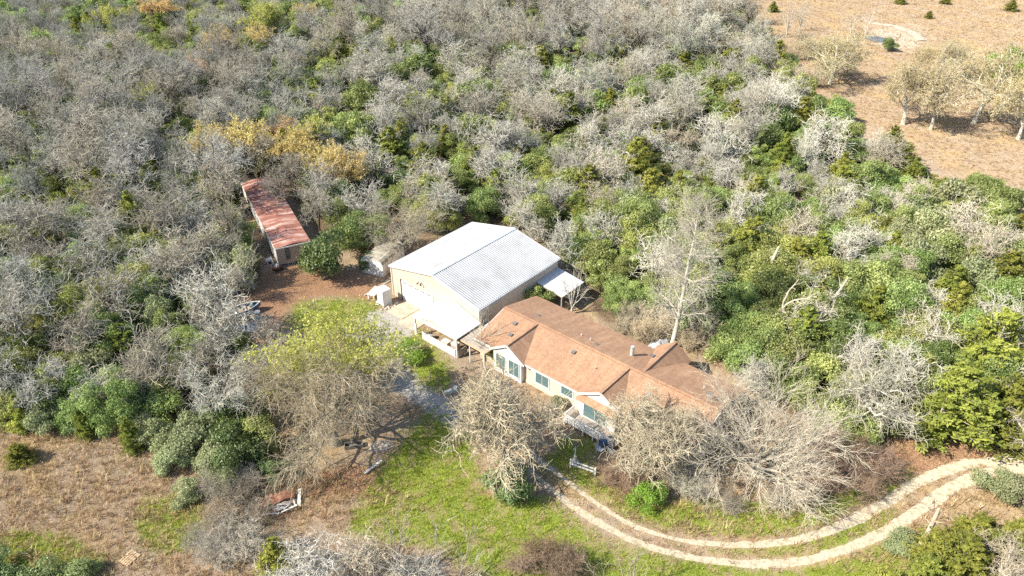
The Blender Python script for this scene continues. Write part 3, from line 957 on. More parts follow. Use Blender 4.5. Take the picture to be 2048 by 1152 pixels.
    for u_, v_, h_ in ((3.6, 24.9, .35), (3.5, 26.1, .4), (4.5, 38.3, .4), (.35, 28.9, .28)):
        mb = MB(); z = roofz(u_); mb.cyl(fr(u_, v_, z - .03), fr(u_, v_, z + h_), .05, .05, 8); mb.build('vent_pipe', M['dingy'], root)
    z = roofz(4.35)
    fl = MB(); fl.cyl(fr(4.35, 30.5, z - .05), fr(4.35, 30.5, z + 1.05), .19, .19, 14); f = fl.build('flue_pipe', M['flue'], root)
    mb = MB(); mb.cyl(fr(4.35, 30.5, z + 1.1), fr(4.35, 30.5, z + 1.22), .25, .2, 14); mb.cyl(fr(4.35, 30.5, z + 1.22), fr(4.35, 30.5, z + 1.1), .2, .25, 14); mb.build('flue_cap', M['flue'], f)
    mb = MB(); mb.cyl(fr(4.35, 30.5, z - .02), fr(4.35, 30.5, z + .12), .34, .2, 14); mb.build('flashing', M['galv_trim'], f)
    for a_, b_ in (((4.0, 31.1), (3.3, 31.25)), ((5.0, 31.15), (4.6, 31.3))):
        mb = MB(); mb.bar(fr(a_[0], a_[1], roofz(a_[0]) + .06), fr(b_[0], b_[1], roofz(b_[0]) + .08), .14, .05); mb.build('flashing', M['white'], root)
    # satellite dish
    dz = roofz(3.0)
    d = MB(); d.cyl(fr(3.0, 39.6, dz), fr(3.0, 39.6, dz + .7), .035, .035, 6); dish = d.build('satellite_dish', M['flue'], root)
    mb = MB()
    ring = [fr(2.75 + .06 * 0, 39.6, dz + .75)]
    nrm = np.array([-.75, .25, .55]); nrm /= np.linalg.norm(nrm); a = np.cross(nrm, (0, 0, 1)); a /= np.linalg.norm(a); bb = np.cross(nrm, a)
    c = np.array(fr(2.92, 39.6, dz + .72)); V = [c]
    for rr, off in ((.17, .02), (.32, .08)):
        for k in range(14): V.append(c + rr * (a * math.cos(k * math.tau / 14) + bb * .85 * math.sin(k * math.tau / 14)) + nrm * off)
    F = [(0, 1 + k, 1 + (k + 1) % 14) for k in range(14)] + [(1 + k, 15 + k, 15 + (k + 1) % 14, 1 + (k + 1) % 14) for k in range(14)]
    mb.add(V, F); mb.build('dish', M['vent'], dish)
    mb = MB(); mb.bar(c - bb * .2, c + nrm * .5, .03, .03); mb.build('feed_arm', M['dark_metal'], dish)
    # front steps / skirting strip
    bare_box(fr, wf - .03, wf - .004, wl, 18.4, 0, .45).build('skirting', M['tan_wall'], root)
    bare_box(fr, wf - .03, wf - .004, 22.25, 29.35, 0, .4).build('skirting', M['cream'], root)


def deck():
    fr = Fr(-3.7, 31)
    root = empty('front_deck', uv(-3.7, 31), ANG, 'grey wooden deck with white railing below the second front gable', 'deck')
    u0, u1, v0, v1 = -4.75, -3.05, 29.1, 34.6
    n = 14
    w = (v1 - v0) / n
    for i in range(n):
        bare_box(fr, u0, u1, v0 + i * w, v0 + (i + 1) * w - .02, .42, .47).build('deck_board', M['grey_wood'], root)
    for k in range(6):
        a = v0 + .05 + k * (v1 - v0 - .1) / 5
        bare_box(fr, u0 - .055, u0 + .045, a - .05, a + .05, 0, 1.4).build('rail_post', M['dingy'], root)
    mb = MB(); mb.bar(fr(u0 - .02, v0, 1.38), fr(u0 - .02, v1, 1.38), .12, .05); mb.bar(fr(u0, v0 + .02, 1.38), fr(u1, v0 + .02, 1.38), .12, .05); mb.build('top_rail', M['dingy'], root)
    for zz in (.62, .82, 1.02, 1.2):
        mb = MB(); mb.bar(fr(u0 - .03, v0, zz), fr(u0 - .03, v1, zz), .03, .08); mb.build('rail', M['dingy'], root)
        mb = MB(); mb.bar(fr(u0, v0 - .01, zz), fr(u1, v0 - .01, zz), .03, .08); mb.build('rail', M['dingy'], root)


house(); deck()


# ------------------------------------------------------------------ rusty trailer home
def trailer_home():
    a = np.array([-29.78, 79.91]); b = np.array([-25.55, 81.4])
    ax = np.array([.884, .467])
    rz = math.atan2(ax[1], ax[0])
    W, L, ZE, ZR = 4.3, 22.6, 2.75, 2.95
    root = empty('trailer_home', (a[0], a[1], 0), rz, 'long narrow trailer home with rusty red corrugated roof among bare trees', 'trailer home')
    m, nt, out = mk('rusty_roof')
    tc = nt.nodes.new('ShaderNodeTexCoord')
    mp = nd(nt, 'ShaderNodeMapping'); mp.inputs['Scale'].default_value = (0.15, 1.0, 1.0); nt.links.new(tc.outputs['Object'], mp.inputs[0])
    n1 = noise(nt, 1.5, 6, 0.7, vec=mp.outputs[0]); n2 = noise(nt, 1.2, 5, 0.7)
    c = ramp(nt, n1, [(0.36, (0.13, 0.05, 0.035)), (0.46, (0.29, 0.115, 0.08)), (0.54, (0.42, 0.22, 0.17)), (0.62, (0.58, 0.48, 0.43))])
    c = mixc(nt, ramp(nt, n2, [(0.45, 0.0), (0.65, 0.6)]), c, (0.34, 0.15, 0.10))
    p = nd(nt, 'ShaderNodeBsdfPrincipled', Roughness=0.7); nt.links.new(c, p.inputs['Base Color']); nt.links.new(p.outputs[0], out.inputs[0])
    # roof sheets run across
    k = 20
    w = L / k
    for i in range(k):
        mb = MB()
        y0 = i * w
        prof = []
        for r in range(3):
            c_ = (r + .5) * w / 3
            prof += [(c_ - .09, 0), (c_ - .045, .045), (c_ + .045, .045), (c_ + .09, 0)]
        prof = [(0, 0)] + prof + [(w - .01, 0)]
        xs = [(-.12, ZE + .02), (W / 2, ZR + .02), (W + .12, ZE + .02)]
        V = [(x, y0 + yy, z + hh) for (x, z) in xs for (yy, hh) in prof]
        q = len(prof)
        F = np.array([(r * q + j, (r + 1) * q + j, (r + 1) * q + j + 1, r * q + j + 1) for r in range(2) for j in range(q - 1)])
        mb.add(V, F)
        o = mb.build('roof_sheet', m, root)
    mb = MB(); mb.box(0, W, 0.0, L, 0.35, ZE); mb.build('wall', M['tan_wall'], root)
    mb = MB()
    for i in range(16): mb.box(-.03, -.004, .1 + i * L / 16, (i + 1) * L / 16 - .04, .4, ZE - .05)
    mb.build('side_siding', M['white'], root)['kind'] = 'stuff'
    mb = MB(); mb.bar((-.1, -.1, ZE - .07), (W + .1, -.1, ZE - .07), .06, .16); mb.bar((-.1, -.1, ZE - .07), (-.1, L, ZE - .07), .06, .16); mb.build('fascia', M['dingy'], root)
    mb = MB(); mb.box(1.1, 1.62, -.05, .02, .9, 2.5); w_ = mb.build('window', M['dark_gap'], root)
    for i in range(4):
        mb = MB(); mb.box(1.15, 1.57, -.075, -.052, .98 + i * .38, 1.25 + i * .38); mb.build('pane', M['glass'], w_)
    mb = MB(); mb.box(-.06, .06, -.12, -.01, 0, ZE - .1); mb.build('corner_post', M['white'], root)
    mb = MB(); mb.box(0.05, W - .05, 0.05, L - .05, 0, .35); mb.build('skirting', M['dark_metal'], root)
    for i, yy in enumerate((4.5, 11.0, 16.5)):
        mb = MB(); mb.box(-.06, -.032, yy, yy + .9, 1.1, 2.1); f = mb.build('window', M['white'], root)
        mb = MB(); mb.box(-.072, -.062, yy + .08, yy + .82, 1.18, 2.02); mb.build('pane', M['glass'], f)


def small_shed():
    a = np.array([-19.0, 78.75]); b = np.array([-16.05, 77.5])
    ax = (b - a) / np.linalg.norm(b - a); rz = math.atan2(ax[1], ax[0])
    W = float(np.linalg.norm(b - a)); L = 5.2
    root = empty('small_shed', (a[0], a[1], 0), rz, 'small white shed with rounded grey metal roof beside the metal workshop', 'shed')
    # rounded roofline
    pr = [(0, 0.0), (0, 1.75), (.12, 2.0), (.4, 2.2), (W - .45, 2.25), (W - .15, 2.05), (W, 1.75), (W, 0)]
    mb = MB(); mb.add([(x, 0, z) for x, z in pr], [tuple(range(len(pr)))])
    mb.build('front_wall', M['dingy'], root)
    mb = MB(); mb.add([(x, L, z) for x, z in pr], [tuple(range(len(pr)))[::-1]])
    for i in (0, 6): mb.add([(pr[i][0], 0, pr[i][1]), (pr[i + 1][0], 0, pr[i + 1][1]), (pr[i + 1][0], L, pr[i + 1][1]), (pr[i][0], L, pr[i][1])], [(0, 1, 2, 3)])
    mb.build('wall', M['dingy'], root)
    for k in range(6):
        y0 = -.08 + k * (L + .16) / 6; y1 = y0 + (L + .16) / 6 - .02
        mb = MB(); q = pr[1:7]
        V = [(x, y, z + .02) for (x, z) in q for y in (y0, y0 + .04, y0 + .06, y1)]
        V = [(x + (0), y, z + (.03 if j % 4 in (1, 2) else 0)) for j, (x, y, z) in enumerate(V)]
        F = np.array([(r * 4 + j, r * 4 + j + 1, (r + 1) * 4 + j + 1, (r + 1) * 4 + j) for r in range(5) for j in range(3)])
        mb.add(V, F); mb.build('roof_sheet', M['shed_roof'], root)


M['shed_roof'] = solid('weathered_zinc', (0.40, 0.365, 0.30), 0.65, 0.3, 1.2, 0.1, dirt=(0.24, 0.21, 0.17))
trailer_home(); small_shed()


# ------------------------------------------------------------------ yard things
def thing_at(name, px, py, rz, label, cat, group=None):
    p = at(px, py); return empty(name, (p[0], p[1], float(terrain(p[0], p[1]))), rz, label, cat, group)


def yard_things():
    rng = np.random.default_rng(8)
    # concrete apron, two slabs
    for i, q in enumerate(([(-2.9, 2.0), (-.12, 2.0), (-.12, 4.55), (-2.9, 4.55)], [(-3.6, 4.65), (-.12, 4.65), (-.12, 7.2), (-3.6, 7.2)])):
        mb = MB(); mb.slab([uv(u, v, .07) for u, v in q][::-1], .25); tag(mb.build('concrete_slab', M['concrete']), kind='structure')
    # white cabinet
    p = uv(-1.9, .55); o = empty('white_cabinet', p, ANG - .1, 'tall white metal cabinet standing outdoors by the garage door', 'cabinet')
    mb = MB(); mb.box(-.55, .55, -.62, .62, .08, 2.1); mb.build('cabinet_body', M['white'], o)
    mb = MB(); mb.box(-.6, -.553, -.6, -.01, .12, 2.06); mb.build('cabinet_door', M['white'], o)
    mb = MB(); mb.box(-.6, -.553, .01, .6, .12, 2.06); mb.build('cabinet_door', M['white'], o)
    mb = MB(); mb.box(-.5, .5, -.57, .57, 0, .08); mb.build('plinth', M['dark_metal'], o)
    # weathered table
    p = uv(-1.6, -1.6); o = empty('weathered_table', p, ANG + .35, 'low grey weathered wooden table beside the tall white cabinet', 'table')
    for i in range(5):
        mb = MB(); mb.box(-1.0, 1.0, -.5 + i * .2, -.32 + i * .2, .66, .72); mb.build('table_board', M['dingy'], o)
    for x in (-.85, .85):
        for y in (-.38, .38):
            mb = MB(); mb.box(x - .06, x + .06, y - .06, y + .06, 0, .66); mb.build('leg', M['dingy'], o)
    # sheet leaning on the ground beside the shed
    o = empty('plank_walk', uv(-.2, -2.6), ANG, 'long dark plank lying on leaf litter between shed and cabinet', 'plank'); mb = MB(); mb.bar((-2.2, 0, .06), (2.2, .15, .1), .25, .06); mb.build('plank', M['grey_wood'], o)
    # rubble of stones around the cabinet
    lab = 'rounded pale stone in the loose border beside the concrete apron'
    V0 = None
    for k in range(16):
        t = k / 15
        u_, v_ = (-2.9 + 2.6 * t + rng.normal(0, .12), 1.6 + rng.normal(0, .22)) if k < 12 else (-2.6 + rng.normal(0, .4), .2 + rng.normal(0, .3))
        r = rng.uniform(.12, .24)
        mb = MB(); ico(mb, r, rng); st = mb.build('border_stone', M['stone'], None, uv(u_, v_, r * .5)); tag(st, lab, 'stone', 'stones bordering the concrete apron')
    # boat
    o = thing_at('old_boat', 490, 628, 0.55, 'old blue boat with white gunwale half hidden by bare branches', 'boat')
    boat(o); o.scale = (.85, .85, .85)
    # tarp heap, blue drum
    o = thing_at('tarp_heap', 497, 657, .3, 'dark blue tarp thrown over a low heap below the old boat', 'tarp')
    mb = MB(); heap(mb, 1.5, 1.0, .7, rng); mb.build('tarp', M['tarp'], o)
    o = thing_at('blue_drum', 517, 637, 0, 'small blue drum standing beside the stern of the boat', 'drum')
    mb = MB(); mb.cyl((0, 0, 0), (0, 0, .9), .33, .33, 14); mb.build('drum_body', M['tarp'], o); mb = MB(); mb.cyl((0, 0, .88), (0, 0, .95), .35, .35, 14); mb.build('drum_rim', M['flue'], o)
    # debris pile
    o = thing_at('debris_pile', 565, 1010, .35, 'collapsed pile of white boards and rusty red sheets on straw', 'debris pile')
    for k in range(16):
        mb = MB(); x = rng.uniform(-1.5, 1.4); a_ = rng.uniform(0, math.pi); l_ = rng.uniform(.4, .95)
        a0 = np.array([x - l_ * math.cos(a_), -.5 + rng.uniform(-.6, .5) - l_ * math.sin(a_) * .6, rng.uniform(.15, .55)]); b0 = a0 + np.array([2 * l_ * math.cos(a_), 1.2 * l_ * math.sin(a_), rng.uniform(-.2, .3)])
        mb.bar(a0, b0, rng.uniform(.1, .22), .04); mb.build('board', (M['white'], M['dingy'], M['grey_wood'])[k % 3], o)
    for k in range(3):
        mb = MB(); mb.obox((-1.3 + k * .95, .55 + rng.normal(0, .1), .62 + .08 * k), (.6, .1, rng.normal(0, .15)), (-.1, .45, .12), (0, 0, .02)); mb.build('rusty_sheet', M['rust'], o)
    mb = MB(); mb.bar((1.5, -.9, .2), (1.85, 1.1, .5), .3, .1); mb.build('beam', M['dingy'], o)
    o.scale = (.85, .85, .75)
    mb = MB(); heap(mb, 1.8, .9, .45, rng); mb.build('rubble', M['grey_wood'], o)
    o = thing_at('plaster_block', 498, 1022, .4, 'broken white plaster block on straw near the debris pile', 'block')
    mb = MB(); ico(mb, .38, rng); mb.build('block', M['white'], o)
    # pallet
    o = thing_at('wooden_pallet', 260, 1117, 1.1, 'pale wooden pallet lying in the straw field', 'pallet')
    for i in range(5):
        mb = MB(); mb.box(-.6, .6, -.5 + i * .21, -.35 + i * .21, .1, .13); mb.build('slat', M['wood'], o)
    for y in (-.55, 0, .5):
        pass
    for x in (-.52, 0, .52):
        mb = MB(); mb.box(x - .05, x + .05, -.5, .5, 0, .1); mb.build('bearer', M['wood'], o)
    # fallen board under the big tree
    o = thing_at('pale_board', 748, 938, .75, 'pale split board lying at the foot of the big budding tree', 'board')
    mb = MB(); mb.bar((-1.0, 0, .2), (.9, .1, .35), .22, .06); mb.build('board', M['white'], o)
    o = thing_at('dark_trough', 708, 893, .2, 'dark metal trough on the ground under the big budding tree', 'trough')
    mb = MB()
    mb.box(-1.1, 1.1, -.4, -.34, 0, .55); mb.box(-1.1, 1.1, .34, .4, 0, .55); mb.box(-1.1, -1.04, -.338, .338, 0, .55); mb.box(1.04, 1.1, -.338, .338, 0, .55); mb.box(-1.038, 1.038, -.338, .338, 0, .08); mb.build('trough_body', M['vent_dark'], o); o.scale = (.75, .75, .7)
    o = thing_at('junk_heap', 762, 893, .2, 'grey scrap heap in tree shade on the lawn', 'scrap heap')
    mb = MB(); heap(mb, 1.1, .7, .5, rng); mb.build('scrap', M['grey_wood'], o)
    # lamp post on a stone base
    o = thing_at('lamp_post', 1149, 928, ANG, 'white lamp post with a stone base in front of the house', 'lamp post')
    mb = MB(); mb.cyl((0, 0, 0), (0, 0, .35), .42, .38, 10); mb.cyl((0, 0, .35), (0, 0, .95), .22, .16, 10); mb.build('base', M['stone'], o)
    mb = MB(); mb.cyl((0, 0, .9), (0, 0, 2.1), .055, .05, 8); mb.build('pole', M['white'], o)
    mb = MB(); mb.bar((-.35, 0, 2.0), (.35, 0, 2.0), .06, .06); mb.build('cross_arm', M['white'], o)
    h = MB(); h.cyl((0, 0, 2.1), (0, 0, 2.4), .12, .2, 6); h.build('lantern', M['glass'], o)
    mb = MB(); mb.cyl((0, 0, 2.4), (0, 0, 2.6), .25, .04, 6); mb.build('lantern_cap', M['dark_metal'], o)
    # short rail fence
    o = thing_at('rail_fence', 1165, 943, math.atan2(-.55, 1.1), 'short white two rail fence beside the lamp post', 'fence')
    for x in (-1.15, 1.15):
        mb = MB(); mb.box(x - .07, x + .07, -.07, .07, 0, .95); mb.build('post', M['white'], o)
    for z in (.4, .78):
        mb = MB(); mb.bar((-1.06, -.0, z), (1.06, 0, z), .06, .14); mb.build('rail', M['white'], o)
    # garden chairs
    for k, (px, py, rz, lb) in enumerate(((1200, 905, .9, 'white slatted garden chair nearer the deck, under bare oak branches'), (1222, 908, 2.2, 'white slatted garden chair beside a plant stand, farther from the deck'))):
        o = thing_at('garden_chair', px, py, rz, lb, 'chair', 'white chairs in the front garden')
        mb = MB(); mb.box(-.28, .28, -.28, .28, .4, .45); mb.build('seat', M['white'], o)
        for j in range(4):
            mb = MB(); mb.bar((-.24 + j * .16, .29, .45), (-.26 + j * .17, .42, 1.0), .1, .03); mb.build('back_slat', M['white'], o)
        for x in (-.24, .24):
            for y in (-.24, .24):
                mb = MB(); mb.box(x - .03, x + .03, y - .03, y + .03, 0, .4); mb.build('leg', M['white'], o)
    o = thing_at('plant_stand', 1210, 895, .4, 'dark blue covered barbecue between the white garden chairs', 'barbecue')
    o.name = 'covered_barbecue'
    mb = MB(); mb.box(-.6, .6, -.3, .3, 0.02, .85); mb.build('cover', M['blue'], o); mb = MB(); mb.tubes(np.array([[(-.6, 0, .85), (.6, 0, .85)]]), np.array([[.3, .3]]), 10, cap=True); mb.build('hood', M['blue'], o)
    # utility pole stub and marker
    o = thing_at('fence_stake', 861, 762, 0, 'thin pale wooden stake standing in weeds by the gravel', 'stake')
    mb = MB(); mb.cyl((0, 0, 0), (0, 0, 1.5), .06, .05, 7); mb.build('stake', M['dead_wood'], o)
    mb = MB(); mb.box(-.09, .09, -.03, .03, 1.3, 1.42); mb.build('cleat', M['dead_wood'], o)
    o = thing_at('marker_post', 1779, 950, .4, 'small white marker post in brown brush beside the drive', 'marker')
    mb = MB(); mb.box(-.1, .1, -.04, .04, 0, 1.1); mb.build('post', M['white'], o); mb = MB(); mb.box(-.13, .13, -.07, .07, 1.1, 1.16); mb.build('cap', M['white'], o)
    for k, (px, py, lb) in enumerate(((897, 786, 'pale concrete block lying flat at the corner of the gravel'), (911, 781, 'second concrete block closer to the lichen oak by the gravel'))):
        o = thing_at('concrete_block', px, py, .5 + k, lb, 'block', 'blocks beside the gravel')
        mb = MB(); mb.box(-.4, .4, -.22, .22, 0, .3); mb.build('block', M['stone'], o); mb = MB(); mb.box(-.32, .32, -.15, .15, .303, .36); mb.build('top_slab', M['dingy'], o)
    # junk behind the house
    o = thing_at('tarp_pile', 1322, 690, .3, 'pale grey tarp heap behind the house at the white tree', 'tarp')
    mb = MB(); heap(mb, 1.6, 1.0, .8, rng); mb.build('tarp', M['galv_trim'], o)
    # by the trailer
    o = thing_at('white_appliance', 541, 529, .3, 'white washing machine tipped beside the trailer home end', 'appliance')
    mb = MB(); mb.obox((0, 0, .42), (.35, 0, .08), (0, .35, 0), (-.1, 0, .42)); mb.build('appliance_body', M['white'], o); mb = MB(); mb.cyl((0, -.36, .42), (0, -.39, .42), .2, .2, 12); mb.build('appliance_door', M['dark_gap'], o)
    o = thing_at('rusty_cart', 556, 541, .8, 'small rusty cart with white basin by the trailer home corner', 'cart')
    mb = MB(); mb.box(-.5, .5, -.3, .3, .3, .6); mb.build('tray', M['rust'], o)
    mb = MB(); ico(mb, .35, rng); b = mb.build('basin', M['white'], o, (0, 0, .7))
    for x in (-.35, .35):
        mb = MB(); mb.cyl((x, -.36, .22), (x, -.3, .22), .22, .22, 12); mb.cyl((x, .3, .22), (x, .36, .22), .22, .22, 12); mb.build('wheel', M['dark_gap'], o)
    o = thing_at('lattice_panel', 578, 531, .35, 'blue grey lattice panel leaning at the trailer home end wall', 'lattice')
    for k in range(7):
        mb = MB(); mb.bar((-.75 + k * .25, 0, 0), (-.75 + k * .25, .35, .9), .04, .02); mb.build('slat', M['galv_trim'], o)
    for k in range(4):
        t = k / 3; mb = MB(); mb.bar((-.78, .35 * t - .025, .9 * t + .02), (.78, .35 * t - .025, .9 * t + .02), .04, .02); mb.build('rail', M['galv_trim'], o)
    # ragged tarp beside field cedar
    o = thing_at('white_bag', 151, 858, .2, 'small torn white bag on bare earth beside the field cedar', 'bag')
    mb = MB(); heap(mb, .6, .45, .4, rng); mb.build('bag', M['dingy'], o)


def ico(mb, r, rng):
    t = (1 + 5 ** .5) / 2
    V = np.array([(-1, t, 0), (1, t, 0), (-1, -t, 0), (1, -t, 0), (0, -1, t), (0, 1, t), (0, -1, -t), (0, 1, -t), (t, 0, -1), (t, 0, 1), (-t, 0, -1), (-t, 0, 1)], float)
    V /= np.linalg.norm(V[0]); V *= r * rng.uniform(.75, 1.2, (12, 1)); V[:, 2] *= .75
    F = np.array([(0, 11, 5), (0, 5, 1), (0, 1, 7), (0, 7, 10), (0, 10, 11), (1, 5, 9), (5, 11, 4), (11, 10, 2), (10, 7, 6), (7, 1, 8), (3, 9, 4), (3, 4, 2), (3, 2, 6), (3, 6, 8), (3, 8, 9), (4, 9, 5), (2, 4, 11), (6, 2, 10), (8, 6, 7), (9, 8, 1)])
    mb.add(V, F)


def heap(mb, rx, ry, h, rng, n=14):
    g = np.linspace(-1, 1, n); X, Y = np.meshgrid(g, g)
    R = np.sqrt(X ** 2 + Y ** 2)
    Z = h * np.clip(1 - R ** 1.6, 0, 1) * (0.7 + .3 * rng.random((n, n))) + rng.normal(0, .05, (n, n)) * (R < .95)
    V = np.stack([X * rx * (1 + .1 * rng.normal(size=(n, n))), Y * ry, np.where(R > .98, -.05, Z)], -1).reshape(-1, 3)
    i = np.arange(n * n).reshape(n, n)
    mb.add(V, np.stack([i[:-1, :-1], i[:-1, 1:], i[1:, 1:], i[1:, :-1]], -1).reshape(-1, 4))


def boat(o):
    L = 4.6
    st = np.linspace(0, 1, 9)
    V = []
    for s in st:
        x = (s - .5) * L
        w = .95 * (1 - max(0, (s - .45) / .55) ** 2.2) + .02
        zk = .15 + .5 * max(0, (s - .6) / .4) ** 2
        zt = .95 + .3 * s * s
        V += [(x, -w, zt), (x, -w * .8, zk + .15), (x, 0, zk), (x, w * .8, zk + .15), (x, w, zt)]
    F = []
    for i in range(8):
        for j in range(4): F.append((i * 5 + j, (i + 1) * 5 + j, (i + 1) * 5 + j + 1, i * 5 + j + 1))
    mb = MB(); mb.add(V, np.array(F)); mb.add([V[k] for k in range(5)], [(0, 1, 2, 3, 4)]); mb.build('hull', M['blue'], o)
    V = np.array(V).reshape(9, 5, 3)
    mb = MB(); mb.tubes(np.stack([V[:, 0], V[:, 4]]), np.full((2, 9), .07), 5); mb.build('gunwale', M['white'], o)
    mb = MB(); mb.box(-1.9, .9, -.72, .72, .5, .54); mb.build('floor_board', M['wood'], o)
    for x in (-1.2, 0.1):
        mb = MB(); mb.box(x - .18, x + .18, -.8, .8, .74, .8); mb.build('bench_seat', M['dingy'], o)
    mb = MB(); mb.add([(1.0, -.78, 1.12), (1.0, .78, 1.12), (1.15, .5, 1.5), (1.15, -.5, 1.5)], [(0, 1, 2, 3)]); mb.build('windscreen', M['glass'], o)


yard_things()


# ------------------------------------------------------------------ vegetation meshes
def frame(T):
    ref = np.where(np.abs(T[:, 2:3]) < 0.9, np.array([[0, 0, 1.0]]), np.array([[1.0, 0, 0]]))
    A = np.cross(T, ref); A /= np.linalg.norm(A, axis=1, keepdims=True) + 1e-9
    return A, np.cross(T, A)


def grow(S, D, Ln, k, wander, up, rng):
    n = len(S)
    P = np.empty((n, k + 1, 3)); P[:, 0] = S
    d = D / (np.linalg.norm(D, axis=1, keepdims=True) + 1e-9)
    for i in range(k):
        d = d + rng.normal(0, wander, (n, 3)); d[:, 2] += up
        d /= np.linalg.norm(d, axis=1, keepdims=True)
        P[:, i + 1] = P[:, i] + d * (Ln / k)[:, None]
    return P


def kids(P, R, per, t0, t1, amin, amax, rng, alt=True):
    n, k1, _ = P.shape
    t = t0 + (t1 - t0) * ((np.arange(per)[None, :] + rng.random((n, per))) / per)
    x = t * (k1 - 1); i = np.clip(x.astype(int), 0, k1 - 2); f = (x - i)[..., None]
    q = np.arange(n)[:, None]
    S = P[q, i] * (1 - f) + P[q, i + 1] * f
    T = P[q, i + 1] - P[q, i]; T = T / (np.linalg.norm(T, axis=2, keepdims=True) + 1e-9)
    r = R[q, i] * (1 - f[..., 0]) + R[q, i + 1] * f[..., 0]
    S = S.reshape(-1, 3); T = T.reshape(-1, 3); r = r.reshape(-1); t = t.reshape(-1)
    a = np.radians(rng.uniform(amin, amax, len(S)))
    ph = (np.arange(len(S)) * 2.39996 + rng.uniform(0, 1.2, len(S)))
    A, B = frame(T)
    D = T * np.cos(a)[:, None] + (A * np.cos(ph)[:, None] + B * np.sin(ph)[:, None]) * np.sin(a)[:, None]
    return S, D, r, t


def bare_tree(seed, H, lv, r0, lean=0.0):
    """lv: list of levels; returns trunk MB, crown MB, tip points"""
    rng = np.random.default_rng(seed)
    tr, cr = MB(), MB()
    P = R = None
    for li, L in enumerate(lv):
        if li == 0:
            S = np.zeros((L.get('stems', 1), 3)); n = len(S)
            D = np.tile([lean, 0, 1.0], (n, 1)) + (rng.normal(0, L.get('spread', 0), (n, 3)) if n > 1 else 0)
            D[:, 2] = np.abs(D[:, 2])
            if n > 1: S[:, :2] = rng.normal(0, L.get('base', .15), (n, 2))
            S[:, 2] = -0.08
            r = np.full(n, r0) * (rng.uniform(.7, 1, n) if n > 1 else 1); t = np.zeros(n)
        else:
            S, D, r, t = kids(P, R, L['n'], L['t'][0], L['t'][1], L['a'][0], L['a'][1], rng)
        ln = H * rng.uniform(L['l'][0], L['l'][1], len(S))
        if 'fall' in L: ln *= 1 - L['fall'] * t
        if 'flat' in L: D[:, 2] = D[:, 2] * L['flat'][0] + L['flat'][1]
        k = L['k']
        P = grow(S, D, ln, k, L['w'], L.get('up', 0), rng)
        if 'zmin' in L: P[:, :, 2] = np.maximum(P[:, :, 2], L['zmin'])
        rs = np.maximum(r * L.get('r', .6), L.get('rmin', 0.0)) if li else r
        if 'rfix' in L: rs = rng.uniform(L['rfix'] * .75, L['rfix'] * 1.25, len(S))
        R = rs[:, None] * np.linspace(1, L.get('tip', .4), k + 1)[None, :]
        if li == 0 and L.get('flare', 1): R[:, 0] *= 1.45
        (tr if L.get('p', 0) == 0 else cr).tubes(P, R, L.get('s', 4))
    return tr, cr, P


OAK = [dict(l=(.34, .42), k=4, w=.10, up=.15, tip=.75, s=7),
       dict(n=7, t=(.45, 1), a=(22, 64), l=(.30, .44), k=6, w=.26, up=.05, r=.62, tip=.4, s=5),
       dict(n=7, t=(.2, 1), a=(25, 65), l=(.15, .26), k=5, w=.33, up=.05, r=.6, rmin=.042, tip=.5, s=4),
       dict(n=5, t=(.12, 1), a=(25, 75), l=(.09, .17), k=4, w=.36, up=.04, r=.6, rmin=.030, tip=.6, s=3, p=1),
       dict(n=4, t=(.15, 1), a=(20, 75), l=(.05, .11), k=2, w=.4, up=.03, rfix=.0185, tip=.6, s=3, p=1)]
TALL = [dict(l=(.5, .58), k=6, w=.07, up=.12, tip=.7, s=7),
        dict(n=7, t=(.5, 1), a=(18, 58), l=(.26, .42), k=7, w=.2, up=.08, r=.62, tip=.4, s=5),
        dict(n=7, t=(.3, 1), a=(25, 65), l=(.12, .22), k=5, w=.3, up=.08, r=.6, rmin=.042, tip=.5, s=4),
        dict(n=6, t=(.15, 1), a=(25, 75), l=(.07, .13), k=4, w=.36, up=.04, r=.6, rmin=.028, tip=.6, s=3, p=1),
        dict(n=4, t=(.1, 1), a=(20, 75), l=(.04, .08), k=2, w=.4, up=.03, rfix=.0185, tip=.6, s=3, p=1)]
BRUSH = [dict(l=(.5, .9), stems=16, spread=.5, base=.25, k=4, w=.16, up=.05, tip=.4, s=4, p=0, flare=0),
         dict(n=6, t=(.2, 1), a=(15, 50), l=(.25, .5), k=3, w=.25, up=.06, r=.6, rmin=.012, s=3, p=1),
         dict(n=6, t=(.1, 1), a=(20, 60), l=(.12, .26), k=2, w=.3, up=.04, rfix=.010, s=3, p=1),
         dict(n=4, t=(.1, 1), a=(20, 60), l=(.07, .14), k=2, w=.3, up=.03, rfix=.008, s=3, p=1)]


def blobs(seed, R, H, nb, rng, squash=.8, z0=.18):
    """lumpy dome of clumps"""
    c = []
    for i in range(nb):
        a = rng.uniform(0, math.tau); q = math.sqrt(rng.random()) * .72
        zz = rng.uniform(z0, .82) * (1 - .45 * q)
        c.append((q * R * math.cos(a), q * R * math.sin(a), zz * H, R * rng.uniform(.20, .46) * (1 if nb < 26 else .72)))
    return np.array(c)


